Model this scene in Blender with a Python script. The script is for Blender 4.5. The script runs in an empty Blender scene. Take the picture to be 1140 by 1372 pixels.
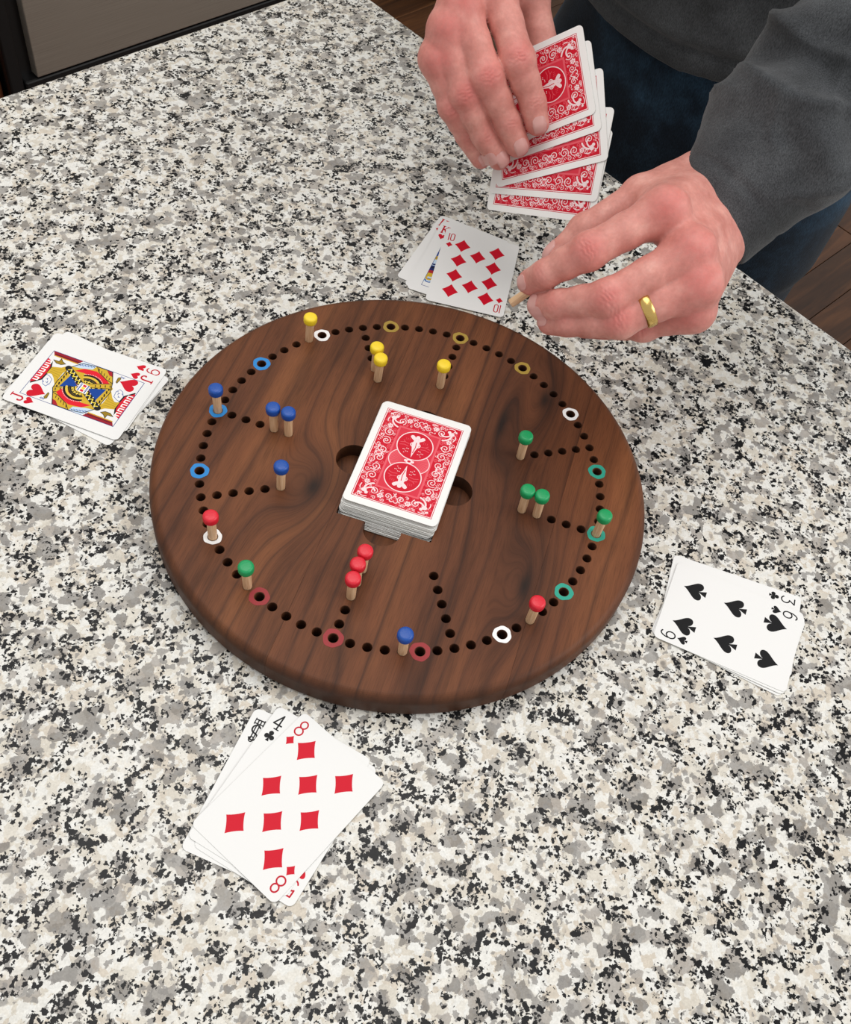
import bpy, bmesh, math, random
import numpy as np
from mathutils import Vector, Matrix

# ------------------------------------------------------------------ camera, light, exposure
SC = bpy.context.scene
COL = SC.collection
cam_d = bpy.data.cameras.new('camera')
cam_d.sensor_fit = 'VERTICAL'
cam_d.sensor_height = 24.0
cam_d.lens = 24.0 * 1355.47 / 1372.0
cam_d.clip_start = 0.02
cam = bpy.data.objects.new('camera', cam_d)
COL.objects.link(cam)
CR = Vector((0.7364, -0.6666, 0.1153)).normalized()
CF = Vector((0.4526, 0.3587, -0.8164)).normalized()
CU = CR.cross(CF).normalized()
CR = CF.cross(CU).normalized()
CPOS = Vector((-0.3106, -0.2713, 0.5610))
cam.matrix_world = Matrix(((CR.x, CU.x, -CF.x, CPOS.x), (CR.y, CU.y, -CF.y, CPOS.y), (CR.z, CU.z, -CF.z, CPOS.z), (0, 0, 0, 1)))
SC.camera = cam

wd = bpy.data.worlds.new('room_light')
SC.world = wd
wd.use_nodes = True
wd.node_tree.nodes['Background'].inputs[0].default_value = (1.0, 0.985, 0.96, 1)
wd.node_tree.nodes['Background'].inputs[1].default_value = 0.66

def area_light(name, loc, target, sx, sy, power, col):
    ld = bpy.data.lights.new(name, 'AREA')
    ld.shape = 'RECTANGLE'
    ld.size, ld.size_y, ld.energy, ld.color = sx, sy, power, col
    o = bpy.data.objects.new(name, ld)
    COL.objects.link(o)
    o.location = loc
    o.rotation_euler = (Vector(target) - Vector(loc)).to_track_quat('-Z', 'Y').to_euler()
    return o
area_light('window_light', (1.9, -2.7, 2.35), (0.05, 0, 0), 2.2, 1.9, 60, (1.0, 0.985, 0.96))
area_light('overhead_fill', (0.15, 0.45, 2.0), (0.15, 0.45, 0), 1.5, 1.5, 20, (1.0, 0.98, 0.95))  # unseen overhead fill, added to brighten the far end of the counter

SC.view_settings.view_transform = 'Standard'
SC.view_settings.look = 'None'
SC.view_settings.gamma = 1.0
SC.view_settings.use_curve_mapping = False
SC.view_settings.exposure = 0.0

FLOOR_Z = -0.914
random.seed(4)
RNG = np.random.default_rng(7)

# ------------------------------------------------------------------ small helpers
def link(name, me, mats=None, parent=None):
    o = bpy.data.objects.new(name, me)
    COL.objects.link(o)
    if mats is not None:
        for m in (mats if isinstance(mats, (list, tuple)) else [mats]):
            me.materials.append(m)
    if parent is not None:
        o.parent = parent
    return o

def from_bm(name, bm, mats=None, parent=None, smooth=None):
    me = bpy.data.meshes.new(name)
    bmesh.ops.recalc_face_normals(bm, faces=bm.faces[:])
    bm.to_mesh(me)
    bm.free()
    if smooth is not None:
        for p in me.polygons:
            p.use_smooth = True
        if smooth < 170:
            me.set_sharp_from_angle(angle=math.radians(smooth))
    return link(name, me, mats, parent)

def empty(name, loc=(0, 0, 0), rotz=0.0):
    o = bpy.data.objects.new(name, None)
    o.empty_display_size = 0.02
    COL.objects.link(o)
    o.location = loc
    o.rotation_euler = (0, 0, rotz)
    return o

def tag(o, label=None, cat=None, group=None, kind=None):
    if label: o['label'] = label
    if cat: o['category'] = cat
    if group: o['group'] = group
    if kind: o['kind'] = kind
    return o

def box(bm, lo, hi, bevel=0.0):
    r = bmesh.ops.create_cube(bm, size=1.0)
    vs = r['verts']
    for v in vs:
        v.co = Vector([lo[i] + (v.co[i] + 0.5) * (hi[i] - lo[i]) for i in range(3)])
    if bevel > 0:
        es = {e for v in vs for e in v.link_edges}
        bmesh.ops.bevel(bm, geom=list(es), offset=bevel, segments=2, profile=0.5, affect='EDGES')

def lathe(bm, prof, seg=32, mtx=None):
    """prof: list of (r, z) from bottom axis to top axis."""
    rings = []
    for r, z in prof:
        if r < 1e-7:
            rings.append([bm.verts.new((0, 0, z))])
        else:
            rings.append([bm.verts.new((r * math.cos(2 * math.pi * k / seg), r * math.sin(2 * math.pi * k / seg), z)) for k in range(seg)])
    for a, b in zip(rings[:-1], rings[1:]):
        for k in range(seg):
            k2 = (k + 1) % seg
            if len(a) == 1 and len(b) == 1: continue
            if len(a) == 1: bm.faces.new((a[0], b[k2], b[k]))
            elif len(b) == 1: bm.faces.new((a[k], a[k2], b[0]))
            else: bm.faces.new((a[k], a[k2], b[k2], b[k]))
    if mtx is not None:
        for ring in rings:
            for v in ring:
                v.co = mtx @ v.co

# ------------------------------------------------------------------ materials
def new_mat(name):
    m = bpy.data.materials.new(name)
    m.use_nodes = True
    return m, m.node_tree, m.node_tree.nodes['Principled BSDF']

def nd(nt, typ, **kw):
    n = nt.nodes.new(typ)
    for k, v in kw.items():
        if k in ('ins',):
            for kk, vv in v.items():
                n.inputs[kk].default_value = vv
        else:
            setattr(n, k, v)
    return n

def ramp(nt, stops, interp='LINEAR'):
    n = nt.nodes.new('ShaderNodeValToRGB')
    cr = n.color_ramp
    cr.interpolation = interp
    while len(cr.elements) < len(stops):
        cr.elements.new(0.5)
    for e, (p, c) in zip(cr.elements, stops):
        e.position = p
        e.color = (c[0], c[1], c[2], 1) if not isinstance(c, (int, float)) else (c, c, c, 1)
    return n

def srgb(r, g, b):
    f = lambda c: (c / 12.92) if c <= 0.04045 else ((c + 0.055) / 1.055) ** 2.4
    return tuple(f(x / 255.0) for x in (r, g, b))

def mix(nt, a, b, fac, blend='MIX'):
    n = nt.nodes.new('ShaderNodeMix')
    n.data_type = 'RGBA'
    n.blend_type = blend
    for sock, val in ((n.inputs[0], fac), (n.inputs[6], a), (n.inputs[7], b)):
        if hasattr(val, 'links') or hasattr(val, 'is_linked'):
            nt.links.new(val, sock)
        elif isinstance(val, (int, float)):
            sock.default_value = val
        else:
            sock.default_value = (val[0], val[1], val[2], 1)
    return n.outputs[2]

def math_n(nt, op, a, b=None, c=None):
    n = nt.nodes.new('ShaderNodeMath')
    n.operation = op
    for i, v in enumerate((a, b, c)):
        if v is None: continue
        if isinstance(v, (int, float)): n.inputs[i].default_value = v
        else: nt.links.new(v, n.inputs[i])
    return n.outputs[0]

def simple(name, col, rough=0.5, metal=0.0, spec=0.5, bump=None, coat=0.0):
    m, nt, b = new_mat(name)
    b.inputs['Base Color'].default_value = (*col, 1)
    b.inputs['Roughness'].default_value = rough
    b.inputs['Metallic'].default_value = metal
    b.inputs['Specular IOR Level'].default_value = spec
    b.inputs['Coat Weight'].default_value = coat
    if bump:
        sc, st, ds = bump
        tc = nd(nt, 'ShaderNodeTexCoord')
        nz = nd(nt, 'ShaderNodeTexNoise', ins={'Scale': sc, 'Detail': 3.0})
        nt.links.new(tc.outputs['Object'], nz.inputs['Vector'])
        bp = nd(nt, 'ShaderNodeBump', ins={'Strength': st, 'Distance': ds})
        nt.links.new(nz.outputs['Fac'], bp.inputs['Height'])
        nt.links.new(bp.outputs['Normal'], b.inputs['Normal'])
    return m

def granite_mat():
    m, nt, b = new_mat('speckled_granite')
    L = nt.links.new
    tc = nd(nt, 'ShaderNodeTexCoord')
    def warp(scale, amt, src):
        nz = nd(nt, 'ShaderNodeTexNoise', ins={'Scale': scale, 'Detail': 3.0, 'Roughness': 0.65})
        L(src, nz.inputs['Vector'])
        s = nd(nt, 'ShaderNodeVectorMath', operation='SUBTRACT'); s.inputs[1].default_value = (0.5, 0.5, 0.5)
        L(nz.outputs['Color'], s.inputs[0])
        k = nd(nt, 'ShaderNodeVectorMath', operation='SCALE'); k.inputs['Scale'].default_value = amt
        L(s.outputs[0], k.inputs[0])
        a = nd(nt, 'ShaderNodeVectorMath', operation='ADD')
        L(src, a.inputs[0]); L(k.outputs[0], a.inputs[1])
        return a.outputs[0]
    P = tc.outputs['Object']
    P1 = warp(300, 0.0045, P)
    P2 = warp(560, 0.0026, P)
    def vor(scale, src):
        v = nd(nt, 'ShaderNodeTexVoronoi', ins={'Scale': scale})
        L(src, v.inputs['Vector'])
        sp = nd(nt, 'ShaderNodeSeparateColor')
        L(v.outputs['Color'], sp.inputs[0])
        return sp.outputs[0], sp.outputs[1], v.outputs['Distance']
    def noise(scale, det=2.0, src=P):
        n = nd(nt, 'ShaderNodeTexNoise', ins={'Scale': scale, 'Detail': det})
        L(src, n.inputs['Vector'])
        return n.outputs['Fac']
    # feldspar and quartz crystals
    r1, g1, d1 = vor(135, P1)
    base = ramp(nt, [(0.0, srgb(226, 223, 215)), (0.30, srgb(216, 211, 200)), (0.46, srgb(209, 200, 186)), (0.62, srgb(229, 228, 223)), (0.76, srgb(211, 205, 193))], 'CONSTANT')
    L(r1, base.inputs[0])
    # small white grains
    r2, g2, d2 = vor(290, P1)
    w = ramp(nt, [(0.0, 0.0), (0.66, 1.0)], 'CONSTANT'); L(r2, w.inputs[0])
    c = mix(nt, base.outputs[0], srgb(231, 231, 227), math_n(nt, 'MULTIPLY', w.outputs[0], 0.75))
    # grey quartz patches, clustered
    r3, g3, d3 = vor(150, P1)
    big = noise(42, 2.0)
    grey_t = math_n(nt, 'ADD', math_n(nt, 'MULTIPLY', math_n(nt, 'SUBTRACT', big, 0.5), 1.5), r3)
    gm = ramp(nt, [(0.0, 0.0), (0.70, 0.0), (0.725, 1.0)]); L(grey_t, gm.inputs[0])
    gcol = ramp(nt, [(0.0, srgb(116, 111, 107)), (0.35, srgb(140, 136, 132)), (0.7, srgb(160, 153, 146))], 'CONSTANT'); L(g3, gcol.inputs[0])
    c = mix(nt, c, gcol.outputs[0], math_n(nt, 'MULTIPLY', gm.outputs[0], 0.78))
    r4, g4, d4 = vor(380, P2)
    gm2 = ramp(nt, [(0.0, 0.0), (0.885, 1.0)], 'CONSTANT'); L(r4, gm2.inputs[0])
    c = mix(nt, c, srgb(140, 137, 134), math_n(nt, 'MULTIPLY', gm2.outputs[0], 0.8))
    # black mica flecks in clusters
    r5, g5, d5 = vor(430, P2)
    cl = noise(78, 2.5)
    t5 = math_n(nt, 'ADD', math_n(nt, 'MULTIPLY', math_n(nt, 'SUBTRACT', cl, 0.5), 1.9), r5)
    bm_ = ramp(nt, [(0.0, 0.0), (0.85, 0.0), (0.865, 1.0)]); L(t5, bm_.inputs[0])
    c = mix(nt, c, srgb(19, 19, 21), bm_.outputs[0])
    r6, g6, d6 = vor(800, P2)
    t6 = math_n(nt, 'ADD', math_n(nt, 'MULTIPLY', math_n(nt, 'SUBTRACT', cl, 0.5), 1.2), r6)
    bm2 = ramp(nt, [(0.0, 0.0), (0.93, 0.0), (0.95, 1.0)]); L(t6, bm2.inputs[0])
    c = mix(nt, c, srgb(26, 26, 28), bm2.outputs[0])
    # rare rusty grain
    r7, g7, d7 = vor(380, P2)
    rm = ramp(nt, [(0.0, 0.0), (0.9965, 1.0)], 'CONSTANT'); L(g7, rm.inputs[0])
    c = mix(nt, c, srgb(150, 80, 45), rm.outputs[0])
    fine = noise(900, 2.0)
    fr = ramp(nt, [(0.25, 0.86), (0.75, 1.06)]); L(fine, fr.inputs[0])
    c = mix(nt, c, fr.outputs[0], 1.0, 'MULTIPLY')
    fr2 = ramp(nt, [(0.3, 0.90), (0.7, 1.05)]); L(noise(260, 3.0), fr2.inputs[0])
    c = mix(nt, c, fr2.outputs[0], 1.0, 'MULTIPLY')
    L(c, b.inputs['Base Color'])
    b.inputs['Roughness'].default_value = 0.32
    b.inputs['Specular IOR Level'].default_value = 0.22
    return m

GRAIN = math.radians(30.5)
KNOTS = [(-0.0346, 0.0514, 0.030, 0.016, 0.030), (0.066, -0.0515, 0.050, 0.010, -0.018), (-0.057, -0.099, 0.034, 0.011, 0.022), (0.10, -0.075, 0.03, 0.012, 0.014)]
def walnut_mat(name, seed, tint=1.0, stripes=1.0):
    """grain runs along the object's x axis rotated by GRAIN; knots bend the growth rings."""
    m, nt, b = new_mat(name)
    L = nt.links.new
    tc = nd(nt, 'ShaderNodeTexCoord')
    mp = nd(nt, 'ShaderNodeMapping'); mp.vector_type = 'POINT'
    mp.inputs['Rotation'].default_value = (0, 0, -GRAIN)
    L(tc.outputs['Object'], mp.inputs['Vector'])
    sp = nd(nt, 'ShaderNodeSeparateXYZ'); L(mp.outputs[0], sp.inputs[0])
    U, V, Zc = sp.outputs
    bend = None; dark = None
    for (ku, kv, ru, rv, amp) in KNOTS:
        du = math_n(nt, 'DIVIDE', math_n(nt, 'SUBTRACT', U, ku), ru)
        dv = math_n(nt, 'DIVIDE', math_n(nt, 'SUBTRACT', V, kv), rv)
        d2 = math_n(nt, 'ADD', math_n(nt, 'MULTIPLY', du, du), math_n(nt, 'MULTIPLY', dv, dv))
        e = math_n(nt, 'POWER', 2.718, math_n(nt, 'MULTIPLY', d2, -0.55))
        t = math_n(nt, 'MULTIPLY', e, amp)
        bend = t if bend is None else math_n(nt, 'ADD', bend, t)
        core = math_n(nt, 'POWER', 2.718, math_n(nt, 'MULTIPLY', d2, -9.0))
        dark = core if dark is None else math_n(nt, 'MAXIMUM', dark, core)
    cmb = nd(nt, 'ShaderNodeCombineXYZ')
    L(math_n(nt, 'ADD', math_n(nt, 'MULTIPLY', U, 0.10), seed * 1.37), cmb.inputs[0])
    V2 = math_n(nt, 'ADD', V, bend)
    L(V2, cmb.inputs[1])
    L(math_n(nt, 'ADD', math_n(nt, 'MULTIPLY', Zc, 0.6), seed * 0.71), cmb.inputs[2])
    def noise(scale, det, rough=0.55, dist=0.0, src=cmb.outputs[0]):
        n = nd(nt, 'ShaderNodeTexNoise', ins={'Scale': scale, 'Detail': det, 'Roughness': rough, 'Distortion': dist})
        L(src, n.inputs['Vector'])
        return n.outputs['Fac']
    broad = noise(26, 3.0, 0.5)
    mid = noise(95, 4.0, 0.6, 0.25)
    # growth lines
    ringv = math_n(nt, 'ADD', math_n(nt, 'MULTIPLY', V2, 64.0), math_n(nt, 'MULTIPLY', noise(14, 2.0), 5.2))
    fr = math_n(nt, 'FRACT', ringv)
    lines = ramp(nt, [(0.0, 1.0), (0.10, 0.25), (0.35, 0.0), (0.80, 0.12), (0.97, 0.75), (1.0, 1.0)]); L(fr, lines.inputs[0])
    # short pores
    cm2 = nd(nt, 'ShaderNodeCombineXYZ')
    L(math_n(nt, 'MULTIPLY', U, 0.045), cm2.inputs[0]); L(V2, cm2.inputs[1]); L(math_n(nt, 'MULTIPLY', Zc, 0.5), cm2.inputs[2])
    pores = noise(1500, 2.0, 0.6, 0.0, cm2.outputs[0])
    ca = ramp(nt, [(0.28, srgb(73, 42, 27)), (0.45, srgb(98, 58, 37)), (0.60, srgb(114, 69, 43)), (0.78, srgb(138, 87, 53))])
    L(broad, ca.inputs[0])
    c = ca.outputs[0]
    mr = ramp(nt, [(0.30, 0.62), (0.50, 0.98), (0.72, 1.14)]); L(mid, mr.inputs[0])
    c = mix(nt, c, mr.outputs[0], 1.0, 'MULTIPLY')
    vis = ramp(nt, [(0.42, 0.0), (0.62, 1.0)]); L(noise(9, 2.0), vis.inputs[0])
    lf = math_n(nt, 'MULTIPLY', lines.outputs[0], math_n(nt, 'MULTIPLY_ADD', vis.outputs[0], 0.52, 0.26))
    c = mix(nt, c, srgb(45, 28, 22), math_n(nt, 'MULTIPLY', lf, stripes))
    pr = ramp(nt, [(0.32, 0.72), (0.52, 1.02), (0.7, 1.10)]); L(pores, pr.inputs[0])
    c = mix(nt, c, pr.outputs[0], 0.75, 'MULTIPLY')
    # dark heartwood halo around the knots
    hz = math_n(nt, 'ABSOLUTE', math_n(nt, 'MULTIPLY', bend, 26.0))
    c = mix(nt, c, srgb(50, 32, 25), math_n(nt, 'MINIMUM', math_n(nt, 'MULTIPLY', hz, 0.62), 0.5))
    c = mix(nt, c, srgb(24, 19, 17), math_n(nt, 'MULTIPLY', dark, 0.85))
    # end grain drinks more oil and is darker
    ge = nd(nt, 'ShaderNodeNewGeometry')
    dt = nd(nt, 'ShaderNodeVectorMath', operation='DOT_PRODUCT'); dt.inputs[1].default_value = (math.cos(GRAIN), math.sin(GRAIN), 0)
    L(ge.outputs['True Normal'], dt.inputs[0])
    eg = math_n(nt, 'MULTIPLY', math_n(nt, 'ABSOLUTE', dt.outputs['Value']), 0.8)
    c = mix(nt, c, srgb(52, 35, 27), eg)
    c = mix(nt, c, (tint, tint * 0.985, tint * 0.97), 1.0, 'MULTIPLY')
    L(c, b.inputs['Base Color'])
    b.inputs['Roughness'].default_value = 0.5
    b.inputs['Specular IOR Level'].default_value = 0.2
    bp = nd(nt, 'ShaderNodeBump', ins={'Strength': 0.12, 'Distance': 0.0004})
    L(pores, bp.inputs['Height']); L(bp.outputs[0], b.inputs['Normal'])
    return m

def dowel_mat():
    m, nt, b = new_mat('birch_dowel')
    L = nt.links.new
    tc = nd(nt, 'ShaderNodeTexCoord')
    mp = nd(nt, 'ShaderNodeMapping'); mp.inputs['Scale'].default_value = (1, 1, 0.08)
    L(tc.outputs['Object'], mp.inputs[0])
    n = nd(nt, 'ShaderNodeTexNoise', ins={'Scale': 900.0, 'Detail': 3.0}); L(mp.outputs[0], n.inputs['Vector'])
    r = ramp(nt, [(0.3, srgb(206, 164, 124)), (0.55, srgb(228, 190, 150)), (0.75, srgb(238, 206, 170))]); L(n.outputs['Fac'], r.inputs[0])
    L(r.outputs[0], b.inputs['Base Color'])
    b.inputs['Roughness'].default_value = 0.6
    return m

def skin_mat():
    m, nt, b = new_mat('skin')
    L = nt.links.new
    at = nd(nt, 'ShaderNodeAttribute'); at.attribute_name = 'flush'
    tc = nd(nt, 'ShaderNodeTexCoord')
    n = nd(nt, 'ShaderNodeTexNoise', ins={'Scale': 85.0, 'Detail': 4.0, 'Roughness': 0.6}); L(tc.outputs['Object'], n.inputs['Vector'])
    n2 = nd(nt, 'ShaderNodeTexNoise', ins={'Scale': 420.0, 'Detail': 2.0}); L(tc.outputs['Object'], n2.inputs['Vector'])
    r = ramp(nt, [(0.3, srgb(196, 130, 119)), (0.52, srgb(210, 146, 135)), (0.72, srgb(222, 164, 152))]); L(n.outputs['Fac'], r.inputs[0])
    f = math_n(nt, 'MULTIPLY', at.outputs['Fac'], math_n(nt, 'MULTIPLY_ADD', n2.outputs['Fac'], 0.5, 0.72))
    c = mix(nt, r.outputs[0], srgb(198, 88, 88), math_n(nt, 'MINIMUM', f, 0.85))
    fr = ramp(nt, [(0.3, 0.94), (0.7, 1.04)]); L(n2.outputs['Fac'], fr.inputs[0])
    c = mix(nt, c, fr.outputs[0], 1.0, 'MULTIPLY')
    L(c, b.inputs['Base Color'])
    b.inputs['Roughness'].default_value = 0.5
    b.inputs['Specular IOR Level'].default_value = 0.35
    b.inputs['Subsurface Weight'].default_value = 0.12
    b.inputs['Subsurface Radius'].default_value = (0.008, 0.003, 0.0018)
    b.inputs['Subsurface Scale'].default_value = 0.6
    v = nd(nt, 'ShaderNodeTexVoronoi', ins={'Scale': 1100.0}); L(tc.outputs['Object'], v.inputs['Vector'])
    bp = nd(nt, 'ShaderNodeBump', ins={'Strength': 0.16, 'Distance': 0.0003})
    L(v.outputs['Distance'], bp.inputs['Height']); L(bp.outputs[0], b.inputs['Normal'])
    return m

def cloth_mat(name, c1, c2, c3, thread=1500, fade=18):
    m, nt, b = new_mat(name)
    L = nt.links.new
    tc = nd(nt, 'ShaderNodeTexCoord')
    n = nd(nt, 'ShaderNodeTexNoise', ins={'Scale': float(fade), 'Detail': 4.0, 'Roughness': 0.6}); L(tc.outputs['Object'], n.inputs['Vector'])
    mp = nd(nt, 'ShaderNodeMapping'); mp.inputs['Scale'].default_value = (1, 1, 0.3); L(tc.outputs['Object'], mp.inputs[0])
    n2 = nd(nt, 'ShaderNodeTexNoise', ins={'Scale': float(thread), 'Detail': 2.0}); L(mp.outputs[0], n2.inputs['Vector'])
    r = ramp(nt, [(0.32, c1), (0.5, c2), (0.72, c3)]); L(n.outputs['Fac'], r.inputs[0])
    fr = ramp(nt, [(0.3, 0.62), (0.7, 1.38)]); L(n2.outputs['Fac'], fr.inputs[0])
    c = mix(nt, r.outputs[0], fr.outputs[0], 1.0, 'MULTIPLY')
    L(c, b.inputs['Base Color'])
    b.inputs['Roughness'].default_value = 0.95
    b.inputs['Specular IOR Level'].default_value = 0.1
    b.inputs['Sheen Weight'].default_value = 0.12
    bp = nd(nt, 'ShaderNodeBump', ins={'Strength': 0.35, 'Distance': 0.0008})
    L(n2.outputs['Fac'], bp.inputs['Height']); L(bp.outputs[0], b.inputs['Normal'])
    return m

def plank_mat(name, c1, c2, c3, axis=0, rough=0.4):
    m, nt, b = new_mat(name)
    L = nt.links.new
    tc = nd(nt, 'ShaderNodeTexCoord')
    oi = nd(nt, 'ShaderNodeObjectInfo')
    mp = nd(nt, 'ShaderNodeMapping')
    s = [14.0, 14.0, 14.0]; s[axis] = 1.1
    mp.inputs['Scale'].default_value = s
    L(tc.outputs['Object'], mp.inputs[0])
    ad = nd(nt, 'ShaderNodeVectorMath', operation='ADD'); L(mp.outputs[0], ad.inputs[0])
    sc = nd(nt, 'ShaderNodeVectorMath', operation='SCALE'); sc.inputs[0].default_value = (31, 17, 23); L(oi.outputs['Random'], sc.inputs['Scale'])
    L(sc.outputs[0], ad.inputs[1])
    n = nd(nt, 'ShaderNodeTexNoise', ins={'Scale': 2.4, 'Detail': 6.0, 'Roughness': 0.65, 'Distortion': 0.8}); L(ad.outputs[0], n.inputs['Vector'])
    r = ramp(nt, [(0.3, c1), (0.5, c2), (0.7, c3)]); L(n.outputs['Fac'], r.inputs[0])
    br = math_n(nt, 'MULTIPLY_ADD', oi.outputs['Random'], 0.7, 0.65)
    c = mix(nt, r.outputs[0], br, 1.0, 'MULTIPLY')
    L(c, b.inputs['Base Color'])
    b.inputs['Roughness'].default_value = rough
    b.inputs['Specular IOR Level'].default_value = 0.3
    return m

def steel_mat():
    m, nt, b = new_mat('brushed_steel')
    L = nt.links.new
    tc = nd(nt, 'ShaderNodeTexCoord')
    mp = nd(nt, 'ShaderNodeMapping'); mp.inputs['Scale'].default_value = (1.5, 1, 420); L(tc.outputs['Object'], mp.inputs[0])
    n = nd(nt, 'ShaderNodeTexNoise', ins={'Scale': 3.0, 'Detail': 3.0}); L(mp.outputs[0], n.inputs['Vector'])
    r = ramp(nt, [(0.3, srgb(196, 189, 177)), (0.7, srgb(216, 210, 198))]); L(n.outputs['Fac'], r.inputs[0])
    L(r.outputs[0], b.inputs['Base Color'])
    b.inputs['Metallic'].default_value = 0.86
    b.inputs['Roughness'].default_value = 0.5
    b.inputs['Anisotropic'].default_value = 0.6
    return m

M = {}
M['granite'] = granite_mat()
M['white_edge'] = simple('card_edge', srgb(190, 191, 184), 0.6)
M['dowel'] = dowel_mat()
M['skin'] = skin_mat()
M['nail'] = simple('fingernail', srgb(214, 162, 156), 0.25, spec=0.5)
M['gold'] = simple('brushed_gold', srgb(214, 180, 108), 0.24, metal=1.0, bump=(600, 0.1, 0.0003))
M['sweat'] = cloth_mat('charcoal_fleece', srgb(54, 56, 58), srgb(66, 68, 71), srgb(82, 85, 88))
M['denim'] = cloth_mat('navy_denim', srgb(13, 19, 27), srgb(22, 34, 46), srgb(44, 68, 88), 1100, 12)
M['black'] = simple('black_enamel', srgb(16, 16, 17), 0.35)
M['darkhole'] = simple('dark_rubber', srgb(24, 24, 24), 0.7)
M['steel'] = steel_mat()
M['cabinet'] = plank_mat('cherry_cabinet', srgb(70, 38, 24), srgb(96, 54, 33), srgb(120, 68, 42), 2)
M['floorwood'] = plank_mat('dark_oak_floor', srgb(50, 31, 19), srgb(74, 46, 27), srgb(102, 66, 39), 0)
M['subfloor'] = simple('floor_joint', srgb(34, 22, 15), 0.9)
M['plaster'] = simple('warm_plaster', srgb(205, 196, 180), 0.9)
M['greybin'] = simple('grey_plastic', srgb(120, 125, 122), 0.5)
M['shoe'] = simple('shoe_leather', srgb(40, 36, 33), 0.6)
M['hair'] = simple('brown_hair', srgb(62, 44, 30), 0.7, bump=(300, 0.6, 0.003))
M['eye'] = simple('eye_white', srgb(235, 232, 226), 0.2)
PAINT = {
    'red': simple('red_paint', srgb(214, 30, 50), 0.38, bump=(700, 0.25, 0.0006)),
    'blue': simple('blue_paint', srgb(14, 74, 160), 0.38, bump=(700, 0.25, 0.0006)),
    'green': simple('green_paint', srgb(14, 150, 88), 0.38, bump=(700, 0.25, 0.0006)),
    'yellow': simple('yellow_paint', srgb(246, 214, 44), 0.42, bump=(700, 0.25, 0.0006)),
}
RINGPAINT = {
    'white': simple('white_ring_paint', srgb(240, 240, 240), 0.6),
    'yellow': simple('ochre_ring_paint', srgb(160, 132, 48), 0.6),
    'teal': simple('teal_ring_paint', srgb(32, 156, 134), 0.6),
    'red': simple('crimson_ring_paint', srgb(148, 40, 44), 0.6),
    'blue': simple('blue_ring_paint', srgb(24, 128, 200), 0.6),
}

# ------------------------------------------------------------------ printed card faces (drawn here, pixel by pixel)
PXMM = 16.0
CWM, CHM = 63.5, 88.9
class Canvas:
    def __init__(s, col=(233, 233, 232)):
        s.w, s.h = int(CWM * PXMM), int(CHM * PXMM)
        s.a = np.empty((s.h, s.w, 3), np.float32); s.a[:] = np.array(col, np.float32) / 255
        s.flip = False
    def _pts(s, pts):
        p = np.asarray(pts, float)
        return -p if s.flip else p
    def _win(s, lo, hi):
        x0 = max(int((lo[0] + CWM / 2) * PXMM) - 1, 0); x1 = min(int((hi[0] + CWM / 2) * PXMM) + 2, s.w)
        y0 = max(int((lo[1] + CHM / 2) * PXMM) - 1, 0); y1 = min(int((hi[1] + CHM / 2) * PXMM) + 2, s.h)
        if x1 <= x0 or y1 <= y0: return None
        X = (np.arange(x0, x1) + 0.5) / PXMM - CWM / 2
        Y = (np.arange(y0, y1) + 0.5) / PXMM - CHM / 2
        return slice(y0, y1), slice(x0, x1), X[None, :], Y[:, None]
    def fill(s, pts, col):
        p = s._pts(pts)
        w = s._win(p.min(0), p.max(0))
        if w is None: return
        sy, sx, X, Y = w
        ins = np.zeros((Y.shape[0], X.shape[1]), bool)
        q = np.roll(p, -1, 0)
        for (x1, y1), (x2, y2) in zip(p, q):
            if y1 == y2: continue
            c = ((Y >= y1) != (Y >= y2)) & (X < (x2 - x1) * (Y - y1) / (y2 - y1) + x1)
            ins ^= c
        s.a[sy, sx][ins] = np.array(col, np.float32) / 255
    def stroke(s, pts, wd, col, closed=False):
        p = s._pts(pts)
        if closed: p = np.vstack([p, p[:1]])
        w = s._win(p.min(0) - wd, p.max(0) + wd)
        if w is None: return
        sy, sx, X, Y = w
        d = np.full((Y.shape[0], X.shape[1]), 1e9)
        for (x1, y1), (x2, y2) in zip(p[:-1], p[1:]):
            dx, dy = x2 - x1, y2 - y1
            l2 = dx * dx + dy * dy
            t = np.clip(((X - x1) * dx + (Y - y1) * dy) / l2, 0, 1) if l2 > 1e-12 else 0.0
            d = np.minimum(d, (X - x1 - t * dx) ** 2 + (Y - y1 - t * dy) ** 2)
        s.a[sy, sx][d < (wd / 2) ** 2] = np.array(col, np.float32) / 255
    def disc(s, c, rx, ry, col):
        s.fill(arc(c[0], c[1], rx, ry, 0, 360, 48), col)
    def image(s, name):
        im = bpy.data.images.new(name, s.w, s.h, alpha=False)
        px = np.ones((s.h, s.w, 4), np.float32); px[:, :, :3] = s.a
        im.pixels.foreach_set(px.ravel())
        im.update(); im.pack()
        return im

def arc(cx, cy, rx, ry, a0, a1, n=20):
    t = np.radians(np.linspace(a0, a1, n))
    return np.c_[cx + rx * np.cos(t), cy + ry * np.sin(t)]

def bez(*ps, n=10):
    out = []
    for i in range(0, len(ps) - 3, 3):
        p = np.array(ps[i:i + 4], float)
        t = np.linspace(0, 1, n)[:, None]
        out.append((1 - t) ** 3 * p[0] + 3 * t * (1 - t) ** 2 * p[1] + 3 * t * t * (1 - t) * p[2] + t ** 3 * p[3])
    return np.vstack(out)

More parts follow.
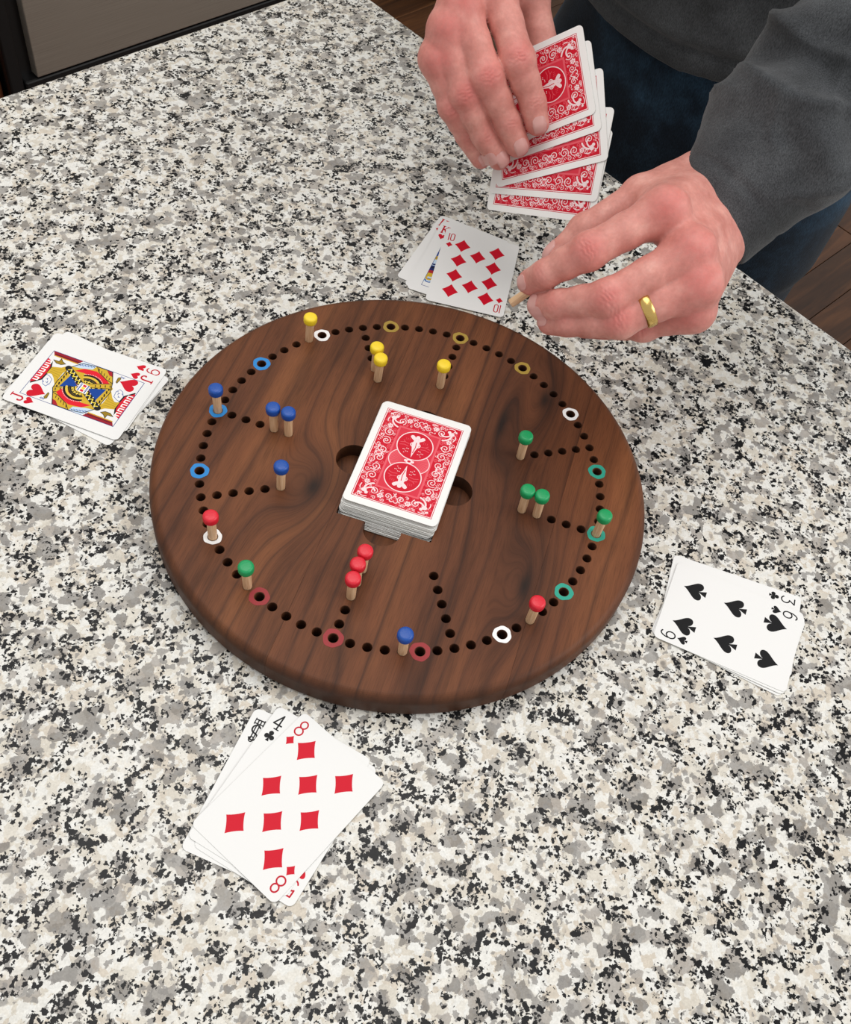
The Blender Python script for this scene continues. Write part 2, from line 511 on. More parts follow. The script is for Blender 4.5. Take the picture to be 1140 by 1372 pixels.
RED, BLK = (204, 12, 40), (22, 22, 24)
def pip_polys(suit):
    """unit pips: height 2 (y -1..1)."""
    if suit == 'diamond':
        q = 0.86
        return [bez((0, 1), (0.22, 0.62), (0.58, 0.22), (q, 0), (0.58, -0.22), (0.22, -0.62), (0, -1), (-0.22, -0.62), (-0.58, -0.22), (-q, 0), (-0.58, 0.22), (-0.22, 0.62), (0, 1))]
    if suit == 'heart':
        h = bez((0, -1), (0.25, -0.45), (0.92, -0.05), (0.92, 0.45), (0.92, 0.95), (0.2, 1.15), (0, 0.5))
        return [np.vstack([h, (h * [-1, 1])[::-1]])]
    if suit == 'spade':
        h = bez((0, 1), (0.25, 0.42), (0.88, 0.1), (0.88, -0.32), (0.88, -0.78), (0.25, -0.78), (0.07, -0.36))
        return [np.vstack([h, (h * [-1, 1])[::-1]]), [(0.0, -0.2), (0.1, -0.5), (0.30, -1), (-0.30, -1), (-0.1, -0.5)]]
    r = 0.43
    return [arc(0, 0.55, r, r, 0, 360, 30), arc(0.48, -0.18, r, r, 0, 360, 30), arc(-0.48, -0.18, r, r, 0, 360, 30),
            [(-0.18, 0.2), (0.18, 0.2), (0.2, -0.2), (-0.2, -0.2)], [(0, 0.2), (0.09, -0.4), (0.34, -1), (-0.34, -1), (-0.09, -0.4)]]
SUITCOL = {'diamond': RED, 'heart': RED, 'spade': BLK, 'club': BLK}
def pip(cv, suit, x, y, h, down=False):
    sg = -1 if down else 1
    for p in pip_polys(suit):
        cv.fill(np.asarray(p) * (h / 2 * sg) + [x, y], SUITCOL[suit])

def glyph(ch):
    """list of (polyline, width) around the origin, about 4.6 wide and 9 high."""
    t = 0.72
    if ch == '8': return [(arc(0, 2.25, 1.95, 2.15, 0, 360, 40), t), (arc(0, -2.2, 2.3, 2.3, 0, 360, 40), t)]
    if ch in '69':
        s = 1 if ch == '6' else -1
        return [(arc(0, -1.7, 2.25, 2.75, 0, 360, 40) * s, t), (np.vstack([arc(0.25, -0.6, 2.5, 5.0, 180, 62, 24)]) * s, t)]
    if ch == '4': return [([(0.9, -4.2), (0.9, 4.4), (-2.4, -1.5), (2.5, -1.5)], 0.72), ([(-0.4, -4.3), (2.2, -4.3)], 0.6)]
    if ch == '5': return [([(2.0, 4.2), (-1.6, 4.2), (-1.8, 0.6)], t), (np.vstack([[(-1.8, 0.6)], arc(-0.1, -1.5, 2.3, 2.7, 120, -150, 28)]), t)]
    if ch == '3': return [([(-2.0, 4.2), (2.0, 4.2), (-0.3, 1.0)], t), (np.vstack([[(-0.3, 1.0)], arc(-0.2, -1.6, 2.3, 2.6, 90, -150, 28)]), t)]
    if ch == '1': return [([(0, -4.3), (0, 4.3)], t)]
    if ch == '0': return [(np.vstack([arc(0, 2.6, 1.5, 1.7, 0, 180, 16), arc(0, -2.6, 1.5, 1.7, 180, 360, 16), [(1.5, 2.6)]]), t)]
    if ch == 'J': return [([(-0.3, 4.1), (2.6, 4.1)], 0.6), (np.vstack([[(1.2, 4.1), (1.2, -2.2)], arc(-0.5, -2.3, 1.7, 2.0, 0, -170, 16)]), 0.95), ([(-2.3, -2.0), (-1.9, -1.6)], 1.0)]
    if ch == 'K': return [([(-1.7, -4.1), (-1.7, 4.1)], 1.05), ([(2.1, 4.0), (-1.4, -0.6)], 0.5), ([(-0.5, 0.7), (2.2, -4.1)], 1.0),
                          ([(-2.8, 4.1), (-0.6, 4.1)], 0.5), ([(-2.8, -4.1), (-0.6, -4.1)], 0.5), ([(1.0, 4.1), (3.0, 4.1)], 0.5), ([(1.2, -4.1), (3.1, -4.1)], 0.5)]
    if ch == '$':   # interlaced monogram in the corner of the joker
        s = np.vstack([arc(0, 0.6, 1.8, 1.9, 35, 270, 24), arc(0, -3.0, 1.8, 1.7, 90, -145, 24)])
        return [(s, 0.7), ([(-0.65, 5.0), (-0.65, -4.6)], 0.55), ([(0.65, 5.0), (0.65, -4.6)], 0.55), ([(-2.1, 5.1), (2.1, 5.1)], 0.6), ([(-2.1, 3.2), (2.1, 3.2)], 0.5), ([(-2.1, 5.5), (-2.1, 2.8)], 0.5), ([(2.1, 5.5), (2.1, 2.8)], 0.5), (arc(-0.2, -4.4, 1.0, 1.2, 0, 360, 16), 0.5)]
    return []
def index(cv, txt, suit):
    col = SUITCOL.get(suit, BLK)
    if suit in ('diamond', 'heart'): col = (190, 16, 40)
    for fl in (False, True):
        cv.flip = fl
        x0, y0 = -25.8, 35.8
        if txt == '10':
            for ch, dx in (('1', -2.3), ('0', 0.9)):
                for pl, wd in glyph(ch): cv.stroke(np.asarray(pl) + [x0 + dx + 0.3, y0], wd * 1.15, col)
        else:
            for pl, wd in glyph(txt): cv.stroke(np.asarray(pl, float) * 1.06 + [x0, y0], wd * 1.25, col)
        if suit: 
            pip(cv, suit, -25.8, 26.2, 6.8)
    cv.flip = False

GOLD, DGOLD, BLUE, LBLUE, WHITE = (206, 170, 48), (150, 122, 30), (18, 66, 150), (196, 216, 236), (246, 246, 244)
XL, YL, YM = 14.6, 28.0, 9.35
def num_card(txt, suit):
    cv = Canvas(); index(cv, txt, suit)
    n = int(txt); P = []
    def rows(ys): return [(x, y) for y in ys for x in (-XL, XL)]
    if n in (6, 8): P = rows((YL, 0, -YL))
    if n == 8: P += [(0, 14), (0, -14)]
    if n in (4, 5): P = rows((YL, -YL))
    if n == 5: P += [(0, 0)]
    if n == 3: P = [(0, YL), (0, 0), (0, -YL)]
    if n in (9, 10): P = rows((YL, YM, -YM, -YL))
    if n == 9: P += [(0, 0)]
    if n == 10: P += [(0, 18.4), (0, -18.4)]
    h = 15.6 if suit in ('diamond', 'spade') else 14.4
    for x, y in P: pip(cv, suit, x, y, h, y < -0.1)
    return cv

def JX(pts):   # traced with the card lying on its side: (along, across) -> upright card
    return [(y, -x) for x, y in pts]
def jack_heart():
    cv = Canvas(); index(cv, 'J', 'heart')
    body = [(-18.5, -8.6), (-18.9, -2.4), (-17.9, 12.6), (-11.7, 19.8), (-0.5, 21.8), (10.9, 21.8), (16.1, 12.5), (18.9, 4.2), (18.9, 2.4), (17.9, -12.6), (11.7, -19.8), (0.5, -21.8), (-10.9, -21.8), (-16.1, -12.5)]
    cv.fill(JX(body), GOLD)
    for fl in (False, True):
        cv.flip = fl
        S = lambda p, w, c, cl=False: cv.stroke(JX(p), w, c, cl)
        Fp = lambda p, c: cv.fill(JX(p), c)
        Fp([(-35.6, 21.8), (-12.4, 21.8), (-14.6, 18.2), (-33.3, 18.4)], (150, 24, 40)); S([(-33, 18.2), (-14.6, 18.0)], 0.8, GOLD); S([(-33, 19.6), (-13.4, 19.6)], 0.45, BLK)
        lf = [(-31.6, 14.4), (-27.3, 14.6), (-27.2, 17.7), (-24.8, 15.4), (-21.9, 14.3), (-24.6, 12.3), (-28.2, 12.3)]
        Fp(lf, DGOLD); S(lf, 0.4, BLK, True)
        # hat
        hat = [(-35.8, 14.5), (-31.5, 12.2), (-29.3, 7), (-28.9, 1), (-29.4, -5.0), (-34.6, -10.6), (-35.8, -9)]
        Fp(hat, (214, 20, 44)); S(hat[1:6], 1.1, BLK)
        for y in np.arange(-7.0, 12.5, 4.2):
            S([(-34.8, y), (-31.8, y + 0.2), (-31.7, y + 2.4), (-34.6, y + 2.4)], 0.9, WHITE)
        # hair and face
        hair = [(-28.9, 8.2), (-22.8, 10.2), (-19.6, 13.4), (-17.4, 13.0), (-17.4, 10.5), (-19.3, 6.2), (-19.0, -5.4), (-22.6, -0.6), (-26.0, 2.4), (-29.2, 1.0)]
        Fp(hair, GOLD)
        for k in range(4): S([(-28.5 + 0.3 * k, 7.2 - 1.6 * k), (-22.5 + 0.6 * k, 7.6 - 2.1 * k), (-19.2, 9.6 - 3.6 * k)], 0.28, DGOLD)
        face = [(-28.9, 0.5), (-26, -0.2), (-23, -2.0), (-22.2, -6.5), (-23.6, -9.4), (-26.4, -8.4), (-28.9, -4.5)]
        S(face, 0.35, BLUE)
        S([(-26.9, -3.2), (-25.9, -2.6), (-25.6, -3.8)], 0.4, BLUE); S([(-25.4, -6.0), (-24.2, -6.2), (-24.6, -4.6)], 0.4, BLUE); S([(-27.6, -5.8), (-26.8, -6.6)], 0.4, BLUE); S([(-23.6, -7.6), (-22.8, -6.6)], 0.35, BLUE)
        mini = [(-18.8, -13.6), (-17.6, -14.4), (-17.0, -18.6), (-18.2, -19.6), (-19.4, -18.4)]
        Fp(mini, DGOLD); S(mini, 0.3, BLK, True)
        for k in range(3): S([(-21.5 + k, -20.5), (-20.8 + k, -19.2), (-20.4 + k, -20.8)], 0.3, BLUE)
        # body: sleeves, collar, sash
        Fp([(-17.2, 14.4), (-11.2, 21.6), (-1.4, 21.6), (-2.6, 17.8), (-10.8, 15.2)], LBLUE)
        for k in range(6): S([(-14 + 2.0 * k, 17.2 + 0.5 * k), (-13.2 + 2.0 * k, 18.6 + 0.4 * k), (-12.4 + 2.0 * k, 17.4 + 0.5 * k)], 0.4, BLUE)
        S([(-17.6, 14.0), (-10.8, 15.0), (-2.4, 17.6), (-1.2, 21.6)], 0.5, GOLD)
        Fp([(-13.1, 11.6), (-8.0, 16.0), (0.9, 17.4), (10.2, 14.0), (14.4, 10.9), (11.5, 4.5), (6.7, 7.4), (0.9, 11.3), (-6.2, 12.3)], (222, 28, 46))
        st = [(-1.0, 21.6), (11.2, 21.6), (16.2, 12.2), (11.0, 13.2), (3.0, 17.2)]
        Fp(st, GOLD); S(st, 0.5, BLK, True)
        for k in range(5): S([(1.2 + 2.7 * k, 20.4 - 1.2 * k), (2.4 + 2.5 * k, 17.9 - 1.0 * k)], 0.5, BLK)
        Fp([(6.4, 21.8), (11.2, 21.8), (13.8, 17.4), (10.4, 18.0)], (170, 30, 44))
        bl = [(-13.3, 7.2), (-15.2, -5.6), (-3.4, -0.9)]
        S([(-17.6, 9.0), (-18.0, -7.5)], 1.9, GOLD)
        for k in range(5): S([(-17.0, 7.2 - 3.2 * k), (-16.4, 5.6 - 3.2 * k)], 1.0, BLK)
        Fp(bl, BLUE); S([(-15.6, 8.6), (-2.6, -0.6)], 0.9, (206, 66, 80))
        S([(-18.4, 12.0), (-0.6, 0.6)], 4.4, BLK)
        zz = [(-17.4 + 1.62 * k + (0.6 if k % 2 else -0.6), 11.4 - 1.04 * k + (0.95 if k % 2 else -0.95)) for k in range(10)]
        S(zz, 0.75, (240, 216, 80))
        for k in range(5): cv.disc(JX([(-15.6 + 3.3 * k, 12.0 - 2.1 * k)])[0], 0.42, 0.42, WHITE); cv.disc(JX([(-17.4 + 3.3 * k, 9.0 - 2.1 * k)])[0], 0.42, 0.42, WHITE)
        gb = [(-18.6, -7.6), (-3.4, -2.0), (-2.3, -5.2), (-16.2, -11.6)]
        Fp(gb, GOLD); S([gb[0], gb[1]], 0.4, BLK); S([gb[3], gb[2]], 0.5, BLK)
        for k in range(4): S([(-16.6 + 3.1 * k, -8.2 + 1.3 * k), (-15.8 + 3.1 * k, -9.8 + 1.35 * k)], 0.6, BLK)
        # ringed collar
        q = lambda r, a0, a1: [(1.0 + r * math.cos(math.radians(a)), 0.2 + r * math.sin(math.radians(a))) for a in np.linspace(a0, a1, 26)]
        S(q(11.6, 118, 22), 1.7, BLK); S(q(10.2, 122, 18), 1.5, (222, 190, 70)); S(q(8.6, 122, 15), 1.0, BLK)
        Fp(q(8.0, 122, 14) + [(1, 0.2)], BLK)
        for a in np.linspace(28, 112, 5): 
            c = (1 + 6.0 * math.cos(math.radians(a)), 0.2 + 6.0 * math.sin(math.radians(a)))
            Fp([(c[0] + (1.5 if k % 2 == 0 else 0.6) * math.cos(k * math.pi / 4 + a), c[1] + (1.5 if k % 2 == 0 else 0.6) * math.sin(k * math.pi / 4 + a)) for k in range(8)], (236, 206, 80))
        S(q(3.9, 122, 14), 1.3, (222, 190, 70))
        for a in np.linspace(25, 118, 18):
            cv.disc(JX([(1 + 12.9 * math.cos(math.radians(a)), 0.2 + 12.9 * math.sin(math.radians(a)))])[0], 0.28, 0.28, WHITE)
    cv.flip = False
    sq = [(-3.8, 3.9), (4.1, 3.0), (4.6, -4.6), (-3.4, -3.6)]
    cv.fill(JX(sq), WHITE)
    cv.stroke(JX([(-2.4, 3.4), (-2.2, -3.4)]), 0.5, BLUE); cv.stroke(JX([(3.0, 3.2), (3.2, -3.9)]), 0.5, BLUE)
    for k in range(6):
        for xx in (-2.9, 2.4): cv.stroke(JX([(xx, 3.0 - 1.2 * k), (xx + 1.2, 2.6 - 1.2 * k)]), 0.45, BLUE)
    for k, c in enumerate(((214, 40, 60), (244, 214, 60), (214, 40, 60))): cv.fill(JX([(-0.9, 3.0 - 2.2 * k), (1.6, 2.8 - 2.2 * k), (1.7, 0.9 - 2.2 * k), (-0.8, 1.1 - 2.2 * k)]), c)
    cv.stroke(JX(body), 0.55, BLK, True)
    for fl in (False, True):
        cv.flip = fl
        pip(cv, 'heart', -16.0, 26.2, 13.0)
    cv.flip = False
    fr = [(-22, 35.8), (22, 35.8), (22, -35.8), (-22, -35.8)]
    cv.stroke(fr, 0.4, (36, 60, 130), True)
    return cv

def king(suit):
    cv = Canvas(); index(cv, 'K', suit)
    for fl in (False, True):
        cv.flip = fl
        cv.fill([(-21.8, 24), (-14, 30), (-2, 32), (10, 30), (21.8, 22), (21.8, 0), (-21.8, 0)], GOLD)
        cv.fill([(-21.8, 20), (-12, 26), (-6, 8), (-21.8, 4)], LBLUE)
        cv.fill([(-21.8, 12), (-10, 16), (-8, 6), (-21.8, -2)], BLUE)
        cv.fill([(-21.8, -2), (-10, 2), (-6, -4), (-21.8, -10)], BLK)
        cv.stroke([(-21.5, 15), (-15, 18), (-9, 16)], 0.9, (28, 28, 40)); cv.stroke([(-21.5, 8), (-15, 9), (-9, 8)], 0.8, GOLD)
        cv.fill([(8, 31), (21.8, 31), (21.8, 2), (10, 2)], LBLUE)
        cv.stroke(arc(18.6, 28.5, 2.6, 2.2, 0, 330, 18), 0.9, BLUE); cv.stroke(arc(19.2, 25.4, 2.2, 2.4, -90, 180, 14), 1.5, GOLD)
        cv.fill([(10, 23), (21.8, 24.5), (21.8, 20), (11, 19)], GOLD)
        cv.fill([(10, 19), (21.8, 20), (21.8, 16.6), (11, 15)], (170, 40, 50))
        cv.fill([(9, 15), (21.8, 16.6), (21.8, 8), (10, 6)], (24, 40, 96)); cv.stroke([(10, 12), (21.6, 13)], 1.0, BLK); cv.stroke([(10, 9), (21.6, 10)], 0.7, LBLUE)
        cv.fill([(10, 2), (21.8, 2.5), (21.8, -2), (10, -3)], GOLD); cv.stroke([(12, 0), (21.5, 0.5)], 0.6, BLK)
        cv.stroke([(-21.5, -14), (-14, -12), (-10, -16), (-14, -20)], 1.6, (170, 40, 50))
        cv.fill([(-6, 33), (6, 33), (5, 24), (-5, 24)], WHITE)
        cv.fill([(-8, 36), (-4, 33), (0, 36), (4, 33), (8, 36), (6, 30.5), (-6, 30.5)], GOLD)
        cv.stroke(arc(-16, 30, 3, 2.4, 30, 300, 14), 0.9, BLUE); cv.stroke(arc(-17.5, 26, 2.4, 2.6, -60, 200, 14), 1.1, GOLD)
        pip(cv, suit, -15.5, 24.5, 10.5)
    cv.flip = False
    cv.stroke([(-22, 35.8), (22, 35.8), (22, -35.8), (-22, -35.8)], 0.4, (36, 60, 130), True)
    return cv

def joker():
    cv = Canvas()
    for fl in (False, True):
        cv.flip = fl
        for pl, wd in glyph('$'): cv.stroke(np.asarray(pl, float) * 1.3 + [-25.4, 31.6], wd * 1.35, BLK)
    cv.flip = False
    # a plain jester hat
    cv.stroke(bez((-12, -6), (-16, 14), (-22, 14), (-20, 4)), 0.8, BLK); cv.stroke(bez((12, -6), (16, 14), (22, 14), (20, 4)), 0.8, BLK)
    cv.stroke(bez((-12, -6), (-4, 22), (4, 22), (12, -6)), 0.8, BLK); cv.stroke([(-12, -6), (12, -6)], 1.2, BLK)
    for x, y in ((-20, 3), (20, 3), (0, 16.5)): cv.disc((x, y), 1.4, 1.4, BLK)
    return cv

def card_back():
    """red back: white rim, scrolled border, two round medallions over a pleated fan."""
    D, P, W2 = (200, 20, 44), (224, 92, 104), (240, 218, 220)
    cv = Canvas((236, 236, 234))
    R = lambda hx, hy: [(-hx, hy), (hx, hy), (hx, -hy), (-hx, -hy)]
    cv.fill(R(27.3, 39.3), (186, 20, 46)); cv.fill(R(26.9, 38.9), (250, 236, 236)); cv.fill(R(26.4, 38.4), D)
    def spiral(cx, cy, r, a0, turns, wd, col, mir=1):
        t = np.linspace(0, 1, 30)
        rr = r * (1 - 0.86 * t); a = np.radians(a0) + mir * turns * 2 * np.pi * t
        cv.stroke(np.c_[cx + rr * np.cos(a), cy + rr * np.sin(a)], wd, col)
    rg = np.random.default_rng(3)
    for _ in range(420):
        x, y = rg.uniform(-26, 26), rg.uniform(-38, 38)
        if abs(x) < 15.5 and abs(y) < 28: continue
        a0, r0 = rg.uniform(0, 360), rg.uniform(0.7, 1.7)
        spiral(x, y, r0, a0, 0.9, 0.34, P if rg.random() < 0.55 else W2, 1 if rg.random() < 0.5 else -1)
    def flower(cx, cy, r):
        for k in range(6):
            a = k * math.pi / 3
            cv.disc((cx + 0.62 * r * math.cos(a), cy + 0.62 * r * math.sin(a)), 0.30 * r, 0.30 * r, W2)
        cv.disc((cx, cy), 0.24 * r, 0.24 * r, W2)
        cv.stroke(arc(cx, cy, r * 1.12, r * 1.12, 0, 360, 30), 0.26, P)
    def heartish(cx, cy, h, vert=True):
        p = pip_polys('heart')[0] * (h / 2)
        if not vert: p = p[:, ::-1]
        cv.stroke(p + [cx, cy], 0.5, W2, True)
        cv.stroke(p * 0.45 + [cx, cy], 0.4, P, True)
    for fl in (False, True):
        cv.flip = fl
        for sx in (-1, 1):
            for i, y in enumerate((3.8, 11.6, 19.4)):
                spiral(sx * 19.6, y, 3.5, 90 - sx * 40, 1.6, 0.55, W2, sx * (1 if i % 2 else -1))
                spiral(sx * 24.0, y + 3.6, 1.9, 200, 1.2, 0.45, W2, -sx)
                spiral(sx * 16.6, y + 3.2, 1.6, 20, 1.2, 0.45, P, sx)
                cv.stroke(bez((sx * 25.8, y - 2), (sx * 23, y - 1), (sx * 22.8, y + 2), (sx * 25.6, y + 3.2)), 0.42, P)
                for k in range(3): cv.stroke([(sx * (22.4 + k * 0.9), y + 0.8 - k), (sx * (23.6 + k * 0.9), y + 1.6 - k)], 0.36, W2)
            flower(sx * 9.4, 33.4, 2.3); flower(sx * 20.8, 25.2 if sx > 0 else 24.9, 2.1)
            spiral(sx * 4.4, 32.0, 2.6, 90, 1.5, 0.55, W2, sx); spiral(sx * 14.2, 31.2, 2.8, -60, 1.5, 0.55, W2, -sx)
            spiral(sx * 7.0, 36.3, 1.4, 0, 1.2, 0.42, W2, sx); spiral(sx * 13.0, 36.4, 1.5, 0, 1.2, 0.42, W2, -sx)
            cv.stroke(bez((sx * 2, 37.4), (sx * 6, 38), (sx * 10, 37), (sx * 16, 37.8)), 0.4, P)
            heartish(sx * 21.2, 0, 5.4, False)
            # corner sprays: a plump leaf bud with curled wings
            c = np.array([sx * 20.6, 32.6])
            cv.disc(c, 1.9, 1.5, W2); cv.disc(c + [-sx * 1.9, 1.6], 1.2, 1.2, W2); cv.disc(c + [sx * 2.6, 2.8], 0.8, 0.8, W2)
            cv.stroke(bez(c, c + [-sx * 2, -4], c + [-sx * 6, -4], c + [-sx * 7, -1.5]), 1.1, W2)
            cv.stroke(bez(c, c + [sx * 1, -3], c + [-sx * 1, -6], c + [-sx * 4.6, -7.0]), 1.2, W2)
            cv.stroke(bez(c, c + [sx * 3, 1], c + [sx * 4, -2], c + [sx * 3, -4.4]), 0.7, W2)
            cv.stroke(bez(c + [sx * 1, 2.4], c + [sx * 3, 4.6], c + [sx * 0, 5.4], c + [-sx * 3, 4.4]), 0.6, W2)
            spiral(c[0] + sx * 3.2, c[1] + 0.4, 1.5, 60, 1.3, 0.4, P, sx)
        heartish(0, 33.0, 6.0)
        cv.stroke([(-26, 28.2), (-22.6, 28.8)], 0.4, P)
    cv.flip = False
    cv.fill(R(15.0, 27.4), P); cv.fill(R(13.6, 26.0), (212, 54, 72))
    # pleated fan
    cv.disc((0, 0), 14.2, 10.6, W2); cv.disc((0, 0), 13.7, 10.1, P)
    for k in range(48):
        a = 2 * math.pi * k / 48
        cv.stroke([(3.4 * math.cos(a), 2.6 * math.sin(a)), (12.9 * math.cos(a), 9.5 * math.sin(a))], 0.28, (206, 40, 60))
    for fl in (False, True):
        cv.flip = fl
        c = np.array([0.0, 13.9])
        cv.disc(c, 12.6, 12.4, W2); cv.disc(c, 11.9, 11.7, D)
        # a flower stem with two leaf wings
        cv.fill(np.array([(0, -10.4), (1.0, -4.6), (2.6, 1.2), (1.8, 4.8), (0, 6.6), (-1.8, 4.8), (-2.6, 1.2), (-1.0, -4.6)]) + c, W2)
        cv.stroke(np.array([(0, -6), (0.6, -1.2), (0.2, 3.0)]) + c, 0.55, D)
        cv.disc(c + [0, 7.6], 1.5, 1.6, W2)
        for sx in (-1, 1):
            cv.fill(bez((0, 4.4), (sx * 2.2, 9.6), (sx * 4.6, 9.6), (sx * 5.2, 7.2), (sx * 4.4, 6.0), (sx * 3.2, 4.8), (0, 3.4)) + c, W2)
            cv.stroke(bez((sx * 1.6, 2.6), (sx * 4, 2), (sx * 3.6, -0.4), (sx * 1.8, -0.8)) + c, 0.7, W2)
            for yy in (-1.6, 0.6): cv.stroke(np.array([(sx * 4.4, yy), (sx * 7.2, yy + 0.6), (sx * 10.2, yy - 0.3)]) + c, 0.4, P)
            cv.stroke(np.array([(sx * 7.2, yy + 0.6), (sx * 8.6, 2.6)]) + c, 0.4, P)
            for k in range(7):
                cv.disc(c + [sx * (3.6 + 1.1 * (k % 4)), -3.6 - 1.3 * (k // 2)], 0.36, 0.3, W2)
                cv.disc(c + [sx * (4.8 + 1.3 * (k % 3)), 3.8 + 0.9 * (k // 3)], 0.26, 0.26, P)
    cv.flip = False
    cv.disc((0, 0), 2.3, 1.9, W2); cv.disc((0, 0), 1.2, 0.9, D); cv.disc((-2.6, 0.2), 0.9, 0.9, W2); cv.disc((2.6, 0.2), 0.9, 0.9, W2)
    return cv

def print_mat(name, cv):
    m, nt, b = new_mat(name)
    tx = nt.nodes.new('ShaderNodeTexImage')
    tx.image = cv.image(name)
    nt.links.new(tx.outputs['Color'], b.inputs['Base Color'])
    b.inputs['Roughness'].default_value = 0.45
    b.inputs['Specular IOR Level'].default_value = 0.18
    return m

FACE = {
    '8d': print_mat('eight_of_diamonds_print', num_card('8', 'diamond')),
    '10d': print_mat('ten_of_diamonds_print', num_card('10', 'diamond')),
    '6s': print_mat('six_of_spades_print', num_card('6', 'spade')),
    '3c': print_mat('three_of_clubs_print', num_card('3', 'club')),
    '4c': print_mat('four_of_clubs_print', num_card('4', 'club')),
    '5h': print_mat('five_of_hearts_print', num_card('5', 'heart')),
    '9h': print_mat('nine_of_hearts_print', num_card('9', 'heart')),
    'jh': print_mat('jack_of_hearts_print', jack_heart()),
    'kh': print_mat('king_of_hearts_print', king('heart')),
    'kd': print_mat('king_of_diamonds_print', king('diamond')),
    'joker': print_mat('joker_print', joker()),
    'blank': simple('plain_card_face', srgb(233, 233, 232), 0.45, spec=0.18),
}
BACK = print_mat('red_scroll_back_print', card_back())

CT = 0.00030
_card_me = {}
def card_mesh(face, bow=0.0):
    key = (face, bow)
    if key in _card_me: return _card_me[key]
    w, h, r = CWM / 2000, CHM / 2000, 0.0035
    # outline with rounded corners, then a strip grid so that a card can be slightly bowed
    out = []
    for cx, cy, a0 in ((w - r, h - r, 0), (-w + r, h - r, 90), (-w + r, -h + r, 180), (w - r, -h + r, 270)):
        for k in range(7):
            a = math.radians(a0 + 15 * k); out.append((cx + r * math.cos(a), cy + r * math.sin(a)))
    bm = bmesh.new()
    top = [bm.verts.new((x, y, CT)) for x, y in out]
    bot = [bm.verts.new((x, y, 0)) for x, y in out]
    ft = bm.faces.new(top); fb = bm.faces.new(bot[::-1])
    sides = []
    n = len(out)
    for k in range(n):
        sides.append(bm.faces.new((top[k], bot[k], bot[(k + 1) % n], top[(k + 1) % n])))
    uv = bm.loops.layers.uv.new('UVMap')
    for f, s in ((ft, 1), (fb, -1)):
        for l in f.loops: l[uv].uv = (0.5 + s * l.vert.co.x / (2 * w), 0.5 + l.vert.co.y / (2 * h))
    ft.material_index, fb.material_index = 0, 1
    for f in sides: f.material_index = 2
    if bow:
        for y in np.linspace(-h, h, 9)[1:-1]:
            bmesh.ops.bisect_plane(bm, geom=bm.verts[:] + bm.edges[:] + bm.faces[:], plane_co=(0, y, 0), plane_no=(0, 1, 0))
        for v in bm.verts: v.co.z += bow * (v.co.y / h) ** 2
    me = bpy.data.meshes.new('playing_card')
    bm.to_mesh(me); bm.free()
    for m in (FACE[face], BACK, M['white_edge']): me.materials.append(m)
    _card_me[key] = me
    return me

def card(face, mtx, label, group=None, bow=0.0):
    o = bpy.data.objects.new('playing_card', card_mesh(face, bow))
    COL.objects.link(o)
    o.matrix_world = mtx
    tag(o, label, 'card', group)
    return o
def flat(x, y, z, deg): return Matrix.Translation((x, y, z)) @ Matrix.Rotation(math.radians(deg), 4, 'Z')

# ------------------------------------------------------------------ structure: floor and wall
def floor():
    root = empty('floor', (0, 0, FLOOR_Z))
    tag(root, kind='structure')
    bm = bmesh.new(); box(bm, (-1.6, -1.6, -0.05), (3.6, 2.35, -0.012))
    from_bm('subfloor', bm, M['subfloor'], root)
    bm = bmesh.new(); box(bm, (0, 0, -0.012), (1.15, 0.0905, 0.0), 0.0012)
    me = None
    wd_, ln = 0.092, 1.153
    j = 0
    y = -1.6 + 0.0
    while y < 2.34:
        x = -1.6 + (0.37 * (j * 5 % 7)) % ln - ln
        while x < 3.6:
            # only the planks that the aisle leaves open to view
            if x + ln > 0.35 or y > 0.9:
                if me is None:
                    o = from_bm('plank', bm, M['floorwood'], root); me = o.data
                else:
                    o = bpy.data.objects.new('plank', me); COL.objects.link(o); o.parent = root
                o.location = (x, y, 0)
            x += ln
        y += wd_; j += 1
floor()
bm = bmesh.new(); box(bm, (-1.6, 2.35, FLOOR_Z - 0.05), (3.6, 2.45, 1.5))
tag(from_bm('wall_back', bm, M['plaster']), kind='structure')

# ------------------------------------------------------------------ kitchen: appliance, cabinet, bin
ap = empty('kitchen_appliance', (0.81, 1.9, FLOOR_Z))
tag(ap, 'stainless steel appliance with black side frame beyond far counter edge', 'appliance')
def part_box(name, lo, hi, mat, root, bev=0.004):
    L0 = root.location
    bm = bmesh.new(); box(bm, [lo[i] - L0[i] for i in range(3)], [hi[i] - L0[i] for i in range(3)], bev)
    return from_bm(name, bm, mat, root)
part_box('body', (0.435, 1.61, FLOOR_Z + 0.10), (1.20, 2.30, 0.0), M['black'], ap)
part_box('front_panel', (0.492, 1.586, -0.722), (1.165, 1.612, -0.06), M['steel'], ap, 0.002)
part_box('side_trim', (0.432, 1.590, -0.80), (0.462, 1.612, -0.01), M['black'], ap)
part_box('kick_plate', (0.47, 1.64, FLOOR_Z), (1.17, 1.66, FLOOR_Z + 0.12), M['black'], ap)
part_box('bottom_rail', (0.464, 1.588, -0.80), (1.19, 1.614, -0.726), M['black'], ap)
part_box('handle', (0.56, 1.535, -0.14), (1.10, 1.555, -0.12), M['steel'], ap, 0.008)
part_box('handle_post', (0.60, 1.55, -0.14), (0.62, 1.60, -0.12), M['steel'], ap, 0.003)
part_box('handle_post', (1.04, 1.55, -0.14), (1.06, 1.60, -0.12), M['steel'], ap, 0.003)

